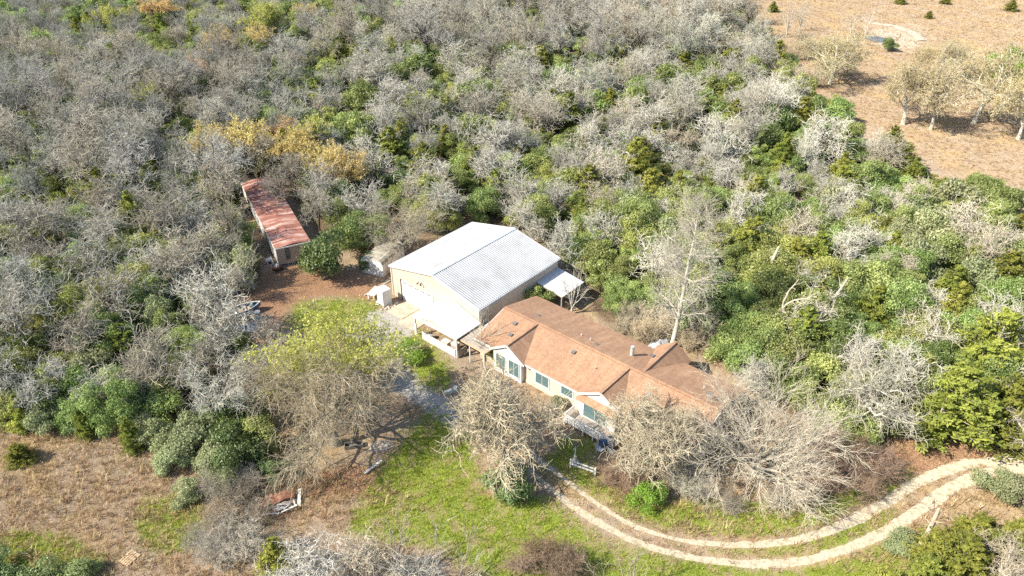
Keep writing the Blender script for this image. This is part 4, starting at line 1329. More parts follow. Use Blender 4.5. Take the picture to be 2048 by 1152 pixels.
def foliage(mb, C, n, size, rng, zs=.85, tint=(0, 1), fill=.55, outw=.9):
    w = C[:, 3] ** 2; w /= w.sum()
    i = rng.choice(len(C), n, p=w)
    d = rng.normal(size=(n, 3)); d /= np.linalg.norm(d, axis=1, keepdims=True)
    d[:, 2] = np.where(d[:, 2] < -.35, -d[:, 2] * .6, d[:, 2])
    rr = rng.uniform(fill, 1.05, n)[:, None]
    lump = 1 + .16 * np.sin(d[:, :1] * 9 + i[:, None]) * np.sin(d[:, 1:2] * 8 + 2 * i[:, None])
    P = C[i, :3] + d * rr * C[i, 3:4] * lump * np.array([1, 1, zs])
    P[:, 2] = np.maximum(P[:, 2], 0.05)
    N = d * outw + rng.normal(0, .6, (n, 3))
    U = rng.normal(size=(n, 3)); U[:, 2] -= .4
    bt = rng.uniform(tint[0], tint[1], len(C))
    tt = np.clip(bt[i] * .6 + rng.uniform(tint[0], tint[1], n) * .4, 0, 1)
    s = rng.uniform(.7, 1.3, n) * size
    mb.cards(P, N, U, s * .55, s, tint=tt)
    return i


def shrub(seed, R, H, n=3600, size=.115, nb=16):
    rng = np.random.default_rng(seed)
    C = blobs(seed, R, H, nb, rng)
    f = MB(); foliage(f, C, n, size, rng)
    st = MB()
    S = np.zeros((9, 3)); S[:, :2] = rng.normal(0, .15, (9, 2)); S[:, 2] = -.05
    D = C[:9, :3] - S
    Pl = grow(S, D, np.linalg.norm(D, axis=1), 4, .08, 0, rng)
    st.tubes(Pl, np.full((9, 1), .05) * np.linspace(1, .4, 5)[None, :], 4)
    return st, f


def cedar(seed, R, H, n=5200, size=.16, z0=.04, p=.75):
    """juniper: several leaders with tiers of up-swept sprays"""
    rng = np.random.default_rng(seed)
    nb = 230
    nl = 4
    la = rng.uniform(0, math.tau) + np.arange(nl) * math.tau / (nl - 1)
    lx = np.column_stack([np.cos(la), np.sin(la)]) * R * rng.uniform(.3, .5, (nl, 1)); lx[0] = 0
    lh = np.concatenate([[1.0], rng.uniform(.55, .86, nl - 1)])
    lr = np.concatenate([[1.0], rng.uniform(.5, .68, nl - 1)])
    j = rng.choice(nl, nb, p=[.4, .2, .2, .2])
    t = z0 + (1 - z0) * rng.random(nb) ** 1.15
    az = rng.uniform(0, math.tau, nb)
    ext = R * lr[j] * (1 - t) ** p * rng.uniform(.6, 1.18, nb) + .10
    S = np.column_stack([lx[j, 0], lx[j, 1], t * H * lh[j] * .93])
    D = np.column_stack([np.cos(az), np.sin(az), .3 + .8 * t])
    Dn = D / np.linalg.norm(D, axis=1, keepdims=True)
    tip = S + Dn * ext[:, None]
    tr = MB()
    for q in range(nl):
        tr.tubes(np.array([[(0, 0, -.08), (lx[q, 0], lx[q, 1], H * lh[q] * .45), (lx[q, 0], lx[q, 1], H * lh[q] * .96)]]), np.array([[.04 + .010 * H, .03 + .006 * H, .012]]), 5)
    tr.tubes(np.stack([S, (S + tip) / 2 + [0, 0, -.05], tip], 1), np.full((nb, 1), .028) * np.array([[1, .6, .25]]), 3)
    m = n // nb
    i = np.repeat(np.arange(nb), m)
    k = len(i)
    s = rng.random(k) ** .6
    w = (ext[i] * .30 * (1.1 - s * .75)) + .04
    P = S[i] + Dn[i] * (ext[i] * s)[:, None] + rng.normal(0, 1, (k, 3)) * (w * .45)[:, None] * [1, 1, .6]
    P[:, 2] = np.clip(P[:, 2], .05, None)
    U = Dn[i] + rng.normal(0, .35, (k, 3)); U[:, 2] += .35
    N = rng.normal(0, .7, (k, 3)) + np.column_stack([np.cos(az[i]), np.sin(az[i]), np.full(k, .8)])
    tt = np.clip(.25 + .5 * rng.random(nb)[i] + .3 * (s - .5) + rng.normal(0, .12, k), 0, 1)
    f = MB(); sz = rng.uniform(.7, 1.3, k) * size
    f.cards(P, N, U, sz * .38, sz, tint=tt)
    return tr, f


class Kind:
    """one mesh set: a list of (part name, mesh)"""
    def __init__(s, parts): s.parts = parts


def place(name, kind, x, y, rz, sc, label, cat, group=None):
    e = empty(name, (x, y, float(terrain(x, y))), rz, label, cat, group)
    e.scale = (sc, sc, sc) if np.ndim(sc) == 0 else sc
    for pn, me in kind.parts:
        link(pn, me, e)
    return e


def oak_kind(seed, lv, H, r0, tm, cm):
    tr, cr, tips = bare_tree(seed, H, lv, r0)
    return Kind([('trunk', tr.mesh('trunk', M[tm])), ('crown', cr.mesh('crown', M[cm]))]), tips


KO = [oak_kind(100 + i, OAK, 8.5, .19, 'oak_trunk', 'oak_twig')[0] for i in range(6)]
KT = [oak_kind(140 + i, TALL, 12.0, .21, 'dark_trunk', 'dark_twig')[0] for i in range(3)]


def buds(seed, lv, H, r0, leafm, n, size, zmin, tm='oak_trunk', cm='tan_twig'):
    tr, cr, tips = bare_tree(seed, H, lv, r0)
    rng = np.random.default_rng(seed)
    T = tips.reshape(-1, 3); T = T[T[:, 2] > zmin]
    q = T[rng.integers(0, len(T), n)] + rng.normal(0, .09, (n, 3))
    f = MB(); s = rng.uniform(.6, 1.3, n) * size
    f.cards(q, rng.normal(size=(n, 3)) + [0, 0, .5], rng.normal(size=(n, 3)), s * .6, s, tint=rng.random(n))
    return Kind([('trunk', tr.mesh('trunk', M[tm])), ('crown', cr.mesh('crown', M[cm])), ('buds', f.mesh('buds', M[leafm]))])


KB = [buds(160, OAK, 8.5, .19, 'orange_bud', 7000, .10, 3.4), buds(161, OAK, 8.5, .19, 'orange_bud', 6000, .10, 4.2), buds(162, OAK, 8.5, .19, 'spring_leaf', 8000, .11, 3.2)]


def shrub_kind(seed, mat, R, H, n=3600, size=.115, nb=16):
    st, f = shrub(seed, R, H, n, size, nb)
    return Kind([('stem', st.mesh('stem', M['oak_trunk'])), ('foliage', f.mesh('foliage', M[mat]))])


def cedar_kind(seed, R, H, mat='cedar', n=5200, size=.16, p=.75):
    tr, f = cedar(seed, R, H, n, size, p=p)
    return Kind([('trunk', tr.mesh('trunk', M['oak_trunk'])), ('foliage', f.mesh('foliage', M[mat]))])


KS = [shrub_kind(200 + i, 'yaupon', 1.9, 3.0 + .5 * (i % 3), 9000, .075, 24) for i in range(5)]
KL = [shrub_kind(210 + i, ('yaupon', 'yaupon', 'olive_shrub', 'yaupon')[i], 3.0, 4.6 + .5 * (i % 2), 19000, .075, 44) for i in range(4)]
KOL = [shrub_kind(216 + i, 'olive_shrub', 1.9, 3.4, 7000, .08, 18) for i in range(2)]
KP = [shrub_kind(220 + i, 'pale_shrub', 1.8, 2.6, 7000, .075, 18) for i in range(2)]
KC = [cedar_kind(240 + i, 1.9, 5.5, n=12000, size=.105, p=(.55, .7, .62, .5)[i]) for i in range(4)]


def brush_kind(seed, mat, H=2.6):
    tr, cr, _ = bare_tree(seed, H, BRUSH, .03)
    return Kind([('stem', tr.mesh('stem', M[mat])), ('twigs', cr.mesh('twigs', M[mat]))])


KR = [brush_kind(260, 'pale_twig'), brush_kind(261, 'tan_twig'), brush_kind(262, 'brown_twig')]


# ------------------------------------------------------------------ scatter of stuff: the object holds its pieces and loose points; nodes copy pieces to points
def scatter(name, kinds, mats, pts, pick, scl, rot, kind='stuff'):
    """kinds: list of list of (mesh); every mesh's faces are joined per kind"""
    Vs, Fs, Ms, Ts, vid = [], [], [], [], []
    base = 0
    lp_tot = []
    for ki, meshes in enumerate(kinds):
        for me in meshes:
            nv = len(me.vertices); co = np.empty(nv * 3, np.float32); me.vertices.foreach_get('co', co)
            li = np.empty(len(me.loops), np.int32); me.loops.foreach_get('vertex_index', li)
            ls = np.empty(len(me.polygons), np.int32); me.polygons.foreach_get('loop_total', ls)
            tn = np.empty(nv, np.float32); me.attributes['tint'].data.foreach_get('value', tn)
            Vs.append(co.reshape(-1, 3)); Fs.append(li + base); lp_tot.append(ls); Ts.append(tn)
            Ms.append(np.full(len(ls), mats.index(me.materials[0]), np.int32)); vid.append(np.full(nv, ki, np.int32))
            base += nv
    n = len(pts)
    Vs.append(np.asarray(pts, np.float32)); Ts.append(np.zeros(n, np.float32)); vid.append(np.full(n, -1, np.int32))
    V = np.vstack(Vs)
    me = bpy.data.meshes.new(name)
    me.vertices.add(len(V)); me.vertices.foreach_set('co', V.ravel())
    L = np.concatenate(Fs); tot = np.concatenate(lp_tot)
    me.loops.add(len(L)); me.loops.foreach_set('vertex_index', L)
    me.polygons.add(len(tot)); me.polygons.foreach_set('loop_start', np.concatenate([[0], np.cumsum(tot)[:-1]]).astype(np.int32))
    me.polygons.foreach_set('material_index', np.concatenate(Ms))
    me.polygons.foreach_set('use_smooth', np.zeros(len(tot), bool))
    for m in mats: me.materials.append(m)
    nb = len(V) - n
    def attr(nm, tp, arr):
        a = me.attributes.new(nm, tp, 'POINT'); a.data.foreach_set('value', arr)
    attr('tint', 'FLOAT', np.concatenate(Ts)); attr('vid', 'INT', np.concatenate(vid))
    attr('pick', 'INT', np.concatenate([np.zeros(nb, np.int32), np.asarray(pick, np.int32)]))
    attr('scl', 'FLOAT', np.concatenate([np.ones(nb, np.float32), np.asarray(scl, np.float32)]))
    attr('rot', 'FLOAT', np.concatenate([np.zeros(nb, np.float32), np.asarray(rot, np.float32)]))
    me.update(calc_edges=True)
    o = link(name, me); o['kind'] = kind
    ng = bpy.data.node_groups.new(name, 'GeometryNodeTree')
    ng.interface.new_socket('Geometry', in_out='INPUT', socket_type='NodeSocketGeometry')
    ng.interface.new_socket('Geometry', in_out='OUTPUT', socket_type='NodeSocketGeometry')
    N = ng.nodes; Lk = ng.links
    gi = N.new('NodeGroupInput'); go = N.new('NodeGroupOutput')
    def named(nm, tp):
        a = N.new('GeometryNodeInputNamedAttribute'); a.data_type = tp; a.inputs['Name'].default_value = nm
        return [s for s in a.outputs if s.enabled and s.name == 'Attribute'][0]
    v = named('vid', 'INT')
    def pickgeo(k):
        c = N.new('FunctionNodeCompare'); c.data_type = 'INT'; c.operation = 'EQUAL'
        ii = [s for s in c.inputs if s.enabled]
        Lk.new(v, ii[0]); ii[1].default_value = k
        s = N.new('GeometryNodeSeparateGeometry'); s.domain = 'POINT'
        Lk.new(gi.outputs[0], s.inputs[0]); Lk.new(c.outputs[0], s.inputs['Selection'])
        return s.outputs[0]
    j = N.new('GeometryNodeJoinGeometry')
    for k in range(len(kinds)):
        g2 = N.new('GeometryNodeGeometryToInstance'); Lk.new(pickgeo(k), g2.inputs[0]); Lk.new(g2.outputs[0], j.inputs[0])
    ip = N.new('GeometryNodeInstanceOnPoints')
    Lk.new(pickgeo(-1), ip.inputs['Points']); Lk.new(j.outputs[0], ip.inputs['Instance'])
    ip.inputs['Pick Instance'].default_value = True
    Lk.new(named('pick', 'INT'), ip.inputs['Instance Index'])
    cx = N.new('ShaderNodeCombineXYZ'); Lk.new(named('rot', 'FLOAT'), cx.inputs['Z']); Lk.new(cx.outputs[0], ip.inputs['Rotation'])
    Lk.new(named('scl', 'FLOAT'), ip.inputs['Scale'])
    Lk.new(ip.outputs[0], go.inputs[0])
    md = o.modifiers.new('scatter', 'NODES'); md.node_group = ng
    return o


# ------------------------------------------------------------------ forest layout
rngF = np.random.default_rng(77)
TAKEN = []      # (x, y, r) of hand placed plants


def footprint(x, y, pad=.6):
    d = np.stack([x - ORG[0], y - ORG[1]], -1)
    u = d @ UX[:2]; v = d @ VX[:2]
    b = (u > -.3 - pad) & (u < 14.2 + pad) & (v > -.3 - pad) & (v < 18.3 + pad) | (u > -3.2 - pad) & (u < 8.8 + pad) & (v > 15 - pad) & (v < 41.5 + pad)
    a = np.array([-29.78, 79.91]); ax = np.array([.943, .332]); ay = np.array([-.332, .943])
    # trailer axis
    ax = np.array([.884, .467]); ay = np.array([-ax[1], ax[0]])
    e = np.stack([x - a[0], y - a[1]], -1); p = e @ ax; q = e @ ay
    return b | (p > -pad) & (p < 4.4 + pad) & (q > -.5 - pad) & (q < 22.8 + pad)


def jitter(step, x0, x1, y0, y1, j=.42):
    gx, gy = np.meshgrid(np.arange(x0, x1, step), np.arange(y0, y1, step))
    gx[::2] += step / 2
    p = np.stack([gx.ravel(), gy.ravel()], 1) + rngF.uniform(-j, j, (gx.size, 2)) * step
    return p


def clear(x, y, h, r):
    bad = np.zeros(len(x), bool)
    for fx, fz in ((0, 1.0), (-.85, .62), (.85, .62), (-.5, .85), (.5, .85), (0, .15), (0, .5)):
        px, py = proj(x + fx * r, y, h * fz)
        bad |= inside(px, py, YARD_PX) | inside(px - 22, py + 28, MEADOW_PX)
    return ~bad & ~footprint(x, y)


def in_view(x, y, h, r, m=40):
    px, py = proj(x, y, h * .6)
    return (px > -m - r * 10) & (px < 2048 + m + r * 10) & (py > -m - 60) & (py < 1152 + 260)


def region(x, y):
    if y < 92 and x < -32: return 'left'
    if x < -42: return 'tall'
    if x > 12 and y < 101: return 'green'
    if x > 22: return 'meadow_edge'
    return 'grey'


WHERE = {'left': 'in the woods between rusty trailer and straw field', 'tall': 'in the tall woods behind the rusty trailer', 'green': 'in the evergreen thicket behind the shingled house', 'meadow_edge': 'in the wood bordering the dry meadow', 'grey': 'in the dense wood behind the metal workshop'}


def mpp(px, py):
    p = at(px, py)
    return (p[1] * cT + CAM_H * sT) / FOC


def put(name, kind, px, py, sc, label, cat, rz=None, group=None, r=2.0):
    p = at(px, py)
    TAKEN.append((p[0], p[1], r))
    return place(name, kind, p[0], p[1], rngF.uniform(0, 6.28) if rz is None else rz, sc, label, cat, group)


def fit(k, base_R, base_H, R, H):
    return (R / base_R, R / base_R, H / base_H)


def hero_trees():
    # big budding tree on the lawn
    lv = [dict(l=(.42, .46), k=7, w=.05, up=.15, tip=.7, s=9),
          dict(n=16, t=(.22, 1), a=(38, 80), l=(.42, .58), k=8, w=.13, up=.03, r=.5, tip=.34, s=5, fall=.25),
          dict(n=9, t=(.2, 1), a=(20, 55), l=(.16, .28), k=5, w=.2, up=-.015, r=.5, rmin=.036, tip=.45, s=4),
          dict(n=9, t=(.12, 1), a=(20, 60), l=(.08, .15), k=3, w=.25, up=-.04, r=.55, rmin=.018, tip=.5, s=3, p=1),
          dict(n=6, t=(.1, 1), a=(15, 55), l=(.05, .10), k=2, w=.25, up=-.06, rfix=.012, tip=.5, s=3, p=1)]
    tr, cr, tips = bare_tree(31, 14.0, lv, .36)
    rng = np.random.default_rng(3)
    T = tips.reshape(-1, 3)
    hi = T[(T[:, 2] > 9.0) & (T[:, 1] > -1.0)]
    q = hi[rng.integers(0, len(hi), 8000)] + rng.normal(0, .14, (8000, 3))
    f = MB(); s = rng.uniform(.6, 1.3, len(q)) * .12
    f.cards(q, rng.normal(size=q.shape) + [0, 0, .6], rng.normal(size=q.shape), s * .6, s, tint=rng.random(len(q)))
    lo = T[(T[:, 2] > 3.5) & (T[:, 0] < 2.0)]
    q2 = lo[rng.integers(0, len(lo), 6500)] + rng.normal(0, .06, (6500, 3))
    b = MB(); s = rng.uniform(.6, 1.2, len(q2)) * .05
    b.cards(q2, rng.normal(size=q2.shape), rng.normal(size=q2.shape), s * .6, s, tint=rng.random(len(q2)))
    K = Kind([('trunk', tr.mesh('trunk', M['oak_trunk'])), ('crown', cr.mesh('crown', M['tan_twig'])), ('spring_leaves', f.mesh('spring_leaves', M['spring_leaf'])), ('buds', b.mesh('buds', M['tan_bud']))])
    KY = buds(34, [OAK[0], dict(OAK[1], n=8, l=(.36, .5)), OAK[2], OAK[3], OAK[4]], 8.0, .18, 'spring_leaf', 10000, .12, 2.6)
    put('spring_tree', KY, 640, 790, .90, 'yellow green leafing tree behind the big budding tree, nearer the trailer yard', 'tree', rz=.3, r=3)
    put('spring_tree', KY, 730, 765, .66, 'smaller yellow green leafing tree behind the big budding tree, nearer the workshop', 'tree', rz=2.3, r=3)
    put('spring_tree', KY, 560, 800, .6, 'sparse yellow green tree between blue tarp and the big budding tree', 'tree', rz=4.3, r=3)
    put('budding_tree', K, 672, 888, 1.0, 'big spreading tree on the lawn, mostly bare with pale buds', 'tree', rz=0.0, r=7)
    # lichen oaks in front of the house
    lv = [dict(OAK[0], l=(.30, .34)), dict(OAK[1], n=9, l=(.32, .44)), dict(OAK[2], n=9), dict(OAK[3], n=8), dict(OAK[4], n=7, rfix=.015)]
    K, _ = oak_kind(41, lv, 9.5, .26, 'oak_trunk', 'lichen_twig')
    put('lichen_oak', K, 1014, 942, (1.16, 1.16, 1.42), 'lichen covered oak with dense tan twigs over an evergreen bush by the wheel tracks', 'tree', rz=.6, r=4)
    K2, _ = oak_kind(42, lv, 9.0, .25, 'oak_trunk', 'lichen_twig')
    put('lichen_oak', K2, 1278, 926, (1.1, 1.1, 1.22), 'crooked lichen oak whose branches hang over deck and shingle roof', 'tree', rz=2.0, r=4)
    # wide spreading bare tree at the end of the house
    lv = [dict(l=(.16, .2), k=3, w=.06, up=.1, tip=.85, s=8),
          dict(n=13, t=(.35, 1), a=(30, 84), l=(.5, .74), k=9, w=.13, up=.035, r=.55, tip=.25, s=6),
          dict(n=10, t=(.15, 1), a=(22, 52), l=(.2, .36), k=6, w=.16, up=.03, r=.52, tip=.3, s=4),
          dict(n=9, t=(.12, 1), a=(18, 45), l=(.10, .19), k=3, w=.18, up=.03, r=.5, rmin=.014, tip=.5, s=3, p=1),
          dict(n=5, t=(.15, 1), a=(15, 45), l=(.05, .10), k=2, w=.2, up=.02, rfix=.010, tip=.5, s=3, p=1)]
    tr, cr, _ = bare_tree(52, 10.5, lv, .33)
    K = Kind([('trunk', tr.mesh('trunk', M['oak_trunk'])), ('crown', cr.mesh('crown', M['pale_twig']))])
    put('spreading_tree', K, 1506, 948, 1.0, 'wide spreading bare grey tree at the gable end of the shingled house', 'tree', rz=2.6, r=6)
    # tall pale tree behind the house
    lv = [dict(l=(.93, .95), k=14, w=.035, up=.2, tip=.16, s=8),
          dict(n=38, t=(.2, .97), a=(38, 72), l=(.28, .36), k=7, w=.14, up=.07, r=.42, tip=.25, s=4, fall=.68),
          dict(n=12, t=(.15, 1), a=(22, 55), l=(.06, .13), k=4, w=.2, up=.05, r=.5, tip=.3, s=3),
          dict(n=9, t=(.15, 1), a=(20, 55), l=(.03, .065), k=2, w=.25, up=.03, rfix=.013, tip=.5, s=3, p=1)]
    tr, cr, _ = bare_tree(63, 17.5, lv, .27)
    K = Kind([('trunk', tr.mesh('trunk', M['pale_bark'])), ('crown', cr.mesh('crown', M['pale_twig']))])
    put('pale_bare_tree', K, 1342, 697, 1.0, 'tall whitish bare tree standing behind the middle of the shingled house', 'tree', rz=0, r=4)
    # tan bare tree over the shed
    lv = [dict(l=(.22, .26), k=4, w=.06, up=.12, tip=.8, s=7),
          dict(n=10, t=(.4, 1), a=(22, 70), l=(.5, .68), k=7, w=.13, up=.04, r=.5, tip=.3, s=5),
          dict(n=10, t=(.2, 1), a=(20, 55), l=(.18, .3), k=5, w=.2, up=.04, r=.5, tip=.35, s=4),
          dict(n=8, t=(.12, 1), a=(20, 60), l=(.09, .15), k=3, w=.25, up=.02, r=.5, rmin=.015, tip=.5, s=3, p=1),
          dict(n=5, t=(.1, 1), a=(15, 55), l=(.05, .09), k=2, w=.25, up=.0, rfix=.011, tip=.5, s=3, p=1)]
    tr, cr, _ = bare_tree(71, 9.0, lv, .22)
    K = Kind([('trunk', tr.mesh('trunk', M['oak_trunk'])), ('crown', cr.mesh('crown', M['tan_twig']))])
    put('tan_bare_tree', K, 806, 515, 1.0, 'rounded tan bare tree between small shed and metal workshop roof', 'tree', r=4)
    # vase of pale stems by the trailer
    lv = [dict(l=(.16, .2), k=3, w=.04, up=.1, tip=.8, s=7),
          dict(n=7, t=(.6, 1), a=(12, 35), l=(.55, .75), k=6, w=.08, up=.06, r=.55, tip=.3, s=5),
          dict(n=6, t=(.3, 1), a=(18, 45), l=(.15, .28), k=4, w=.16, up=.06, r=.5, tip=.35, s=4),
          dict(n=5, t=(.2, 1), a=(18, 50), l=(.06, .12), k=2, w=.2, up=.04, rfix=.014, tip=.5, s=3, p=1)]
    tr, cr, _ = bare_tree(81, 7.5, lv, .16)
    KV = Kind([('trunk', tr.mesh('trunk', M['pale_bark'])), ('crown', cr.mesh('crown', M['pale_twig']))])
    put('vase_tree', KV, 507, 578, 1.0, 'small pale many limbed bare tree beside the rusty trailer', 'tree', r=2)
    put('vase_tree', KV, 1143, 628, .85, 'slender bare tree rising past the lean-to awning of the workshop', 'tree', r=1)
    put('vase_tree', KV, 968, 722, .8, 'thin bare tree between white porch and shingled house', 'tree', r=1)
    # dead snags
    def snag(seed, H, r0, n, lean=0.0, ln=(.3, .55), a=(15, 45)):
        lv_ = [dict(l=(.5, .55) if n else (.95, 1), k=7, w=.05, up=.0, tip=.7 if n else .45, s=7)]
        if n: lv_ += [dict(n=n, t=(.75, 1), a=a, l=ln, k=6, w=.14, up=.05, r=.75, tip=.35, s=6), dict(n=3, t=(.4, .95), a=(30, 60), l=(.06, .16), k=3, w=.2, r=.6, tip=.4, s=4)]
        else: lv_ += [dict(n=4, t=(.45, .95), a=(30, 60), l=(.10, .22), k=3, w=.2, r=.5, tip=.35, s=4)]
        tr_, cr_, _ = bare_tree(seed, H, lv_, r0, lean)
        return Kind([('trunk', tr_.mesh('trunk', M['dead_wood']))])
    put('dead_snag', snag(90, 7.5, .19, 2), 1552, 690, 1.25, 'barkless forked dead snag standing out of the evergreen thicket', 'snag', rz=.2, r=1)
    put('dead_snag', snag(91, 7.5, .17, 0, .5), 1592, 690, 1.25, 'leaning barkless dead trunk to the side of the forked snag', 'snag', rz=.5, r=1)
    put('dead_snag', snag(92, 6.0, .24, 0, .42), 1505, 610, 1.3, 'thick broken dead trunk leaning above vines beyond the forked snag', 'snag', rz=.7, r=1)
    put('dead_snag', snag(93, 4.4, .24, 0, .42), 1829, 1112, 1.0, 'short broken white snag at the verge below the wheel tracks', 'snag', rz=.6, r=.6)
    put('dead_snag', snag(94, 5.0, .12, 0, .1), 1280, 400, 1.0, 'slim dead stub sticking up near the broad cedar behind the workshop', 'snag', rz=.6, r=.6)
    # trees along the bottom edge
    lv = [dict(l=(.2, .25), k=4, w=.08, up=.1, tip=.8, s=7),
          dict(n=8, t=(.4, 1), a=(20, 65), l=(.5, .75), k=7, w=.15, up=.03, r=.55, tip=.25, s=5),
          dict(n=7, t=(.2, 1), a=(25, 55), l=(.18, .34), k=5, w=.2, up=.04, r=.5, tip=.3, s=4),
          dict(n=5, t=(.2, 1), a=(20, 55), l=(.08, .15), k=3, w=.22, up=.03, r=.5, rmin=.011, tip=.5, s=3, p=1)]
    tr, cr, _ = bare_tree(95, 7.0, lv, .16)
    KF = Kind([('trunk', tr.mesh('trunk', M['oak_trunk'])), ('crown', cr.mesh('crown', M['pale_twig']))])
    put('fan_tree', KF, 795, 1190, 1.1, 'open fan shaped bare tree rising from the bottom edge of the lawn', 'tree', rz=.5, r=3)
    put('fan_tree', KF, 905, 1205, 1.05, 'thin fan shaped bare tree over the lawn beside brown brush', 'tree', rz=2.8, r=3)
    put('fan_tree', KF, 1245, 1205, .9, 'sparse bare tree whose twigs reach across the lower wheel track', 'tree', rz=4.0, r=3)
    put('bare_oak', KO[1], 655, 1180, .85, 'gnarled grey oak with dark gaps below the debris pile', 'tree', rz=1.0, r=3)
    put('bare_oak', KO[2], 725, 1190, .8, 'gnarled grey oak beside the dark green cedar at the lower edge', 'tree', rz=2.0, r=3)
    put('bare_oak', KO[3], 515, 1130, .62, 'small dark limbed oak in grey brush next to the debris pile', 'tree', rz=1.0, r=2)
    tr, cr, _ = bare_tree(96, 7.5, [OAK[0], OAK[1], dict(OAK[2], rmin=.032), dict(OAK[3], n=7, rmin=.02), dict(OAK[4], n=6, rfix=.013)], .22)
    KW = Kind([('trunk', tr.mesh('trunk', M['pale_bark'])), ('crown', cr.mesh('crown', M['pale_twig']))])
    put('white_oak', KW, 1985, 1190, .9, 'white barked bare tree among yellow green cedars at the corner of the drive', 'tree', rz=1.2, r=3)
    put('white_oak', KW, 2040, 900, .9, 'white barked bare tree over dense cedars where the drive leaves', 'tree', rz=3.2, r=3)
    put('white_oak', KW, 1706, 862, 1.35, 'pale bare oak draped over bright evergreen bushes above the drive', 'tree', rz=.2, r=2)
    put('bare_oak', KO[5], 600, 1200, .8, 'twisted grey oak at the lower edge, nearest the dark green cedar', 'tree', rz=4.0, r=3)
    put('bare_oak', KO[4], 840, 1215, .75, 'tangled grey oak behind the open fan shaped tree', 'tree', rz=3.0, r=3)
    put('bare_oak', KO[2], 428, 668, .85, 'grey oak whose branches half hide the old boat', 'tree', rz=3.6, r=2)
    put('bare_oak', KO[3], 300, 815, .9, 'grey oak above the narrow field edge cedar', 'tree', rz=3.6, r=2)
    put('bare_oak', KO[1], 500, 812, .85, 'grey oak overlapping the side of the big budding tree', 'tree', rz=2.2, r=2)
    put('bare_oak', KO[0], 240, 830, .85, 'grey oak above the white bag at the straw field', 'tree', rz=5.2, r=2)
    put('bare_oak', KO[5], 120, 815, .85, 'grey oak over shaggy cedars at the top of the straw field', 'tree', rz=3.9, r=2)
    put('bare_oak', KO[2], 470, 612, .8, 'grey oak leaning over the far side of the old boat', 'tree', rz=1.7, r=2)
    put('bare_oak', KO[0], 448, 560, .95, 'grey oak at the wood edge facing the trailer yard', 'tree', rz=2.7, r=2)
    put('bare_oak', KO[3], 540, 712, .72, 'low grey oak spreading over the dark blue tarp', 'tree', rz=.7, r=2)
    # oaks at the edge of the straw field
    put('bare_oak', KT[0], 462, 872, .80, 'bare oak with leaning dark trunk above the pale bushes of the straw field', 'tree', rz=1.4, r=3)
    put('bare_oak', KO[0], 395, 800, .95, 'dense grey oak behind the leaning dark trunk at the straw field', 'tree', rz=.4, r=3)
    put('bare_oak', KO[4], 452, 735, .95, 'twiggy grey oak beside the old boat and blue tarp', 'tree', rz=.9, r=3)
    put('bare_oak', KO[5], 530, 760, .7, 'low grey oak between blue tarp and the big budding tree', 'tree', rz=2.9, r=3)
    for px, py, s_, r_ in ((640, 470, .68, 1.3), (592, 400, .72, 2.9), (458, 452, .95, 1.0), (470, 520, .8, 2.2), (448, 395, .95, 3.9), (566, 432, .7, .3)):
        put('bare_oak', KT[int(r_) % 3], px, py, s_, 'tall dark bare oak overhanging the rusty trailer roof', 'tree', rz=r_, group='oaks over the trailer', r=2.0)
    # meadow trees
    mo = [buds(170, [OAK[0], dict(OAK[1], n=9, l=(.42, .56)), OAK[2], OAK[3], OAK[4]], 11, .24, 'tan_bud', 9500, .085, 2.4, 'pale_bark', 'tan_twig'), buds(171, [OAK[0], dict(OAK[1], n=9, l=(.42, .56)), OAK[2], OAK[3], OAK[4]], 11, .24, 'tan_bud', 9500, .085, 2.4, 'pale_bark', 'tan_twig')]
    for k, (px, py, s, lb) in enumerate(((1806, 249, 1.3, 'leaning meadow oak with pale trunk, nearest the wood edge'), (1862, 259, 1.25, 'meadow oak with pale trunk between its two taller neighbours'), (1947, 246, 1.5, 'broadest budding meadow oak with short white trunk'), (2036, 278, 1.25, 'budding meadow oak casting the long shadow at the picture edge'), (1885, 160, .95, 'budding oak behind the broad meadow oak, beside bright green tree'), (1830, 150, .7, 'small budding oak on open meadow below the pond bank'))):
        put('meadow_oak', mo[k % 2], px, py, s, lb, 'tree', group='budding oaks on the dry meadow', r=4)
    put('meadow_oak', mo[0], 1660, 168, (1.5, 1.5, 1.15), 'rounded orange tinted tree alone on meadow below the pond', 'tree', r=4)
    put('bright_tree', shrub_kind(180, 'bright_leaf', 4.2, 9.5, 8000, .2, 22), 2005, 178, 1.3, 'bright green leafy tree on the meadow above budding oaks', 'tree', r=3)
    put('bright_tree', shrub_kind(181, 'bright_leaf', 2.6, 6, 3000, .24, 14), 2046, 200, 1.1, 'smaller bright green tree at the foot of the leafy meadow tree', 'tree', r=3)
    for px, py, s, lb in ((1572, 75, 1.3, 'thin pale bare tree at the meadow end of the wood'), (1598, 62, 1.2, 'second thin pale tree closer to the pond'), (1728, 78, 1.1, 'slender bare tree on the near bank of the pond'), (1700, 72, 1.0, 'slender bare tree behind the rounded orange tree')):
        put('vase_tree', KV, px, py, s, lb, 'tree', r=2)
    # budding trees in the wood
    spots = [(335, 70, 1, 1.1), (235, 75, 2, .9), (550, 95, 2, 1.25), (520, 125, 0, .9), (445, 155, 0, 1.1), (410, 190, 1, .9), (512, 345, 0, .95), (438, 350, 0, .9), (600, 362, 1, .95), (640, 330, 2, .9), (655, 385, 1, .9), (700, 395, 0, .85), (570, 330, 0, .8), (318, 262, 2, .95), (620, 60, 1, .8)]
    for px, py, k, s in spots:
        lb = 'orange tipped budding tree among bare oaks beyond the rusty trailer' if k < 2 else 'yellow green budding tree among bare oaks beyond the rusty trailer'
        put('budding_tree', KB[k], px, py, s * 1.35, lb, 'tree', group='orange budding trees in the wood' if k < 2 else 'yellow budding trees in the wood', r=2.5)


hero_trees()


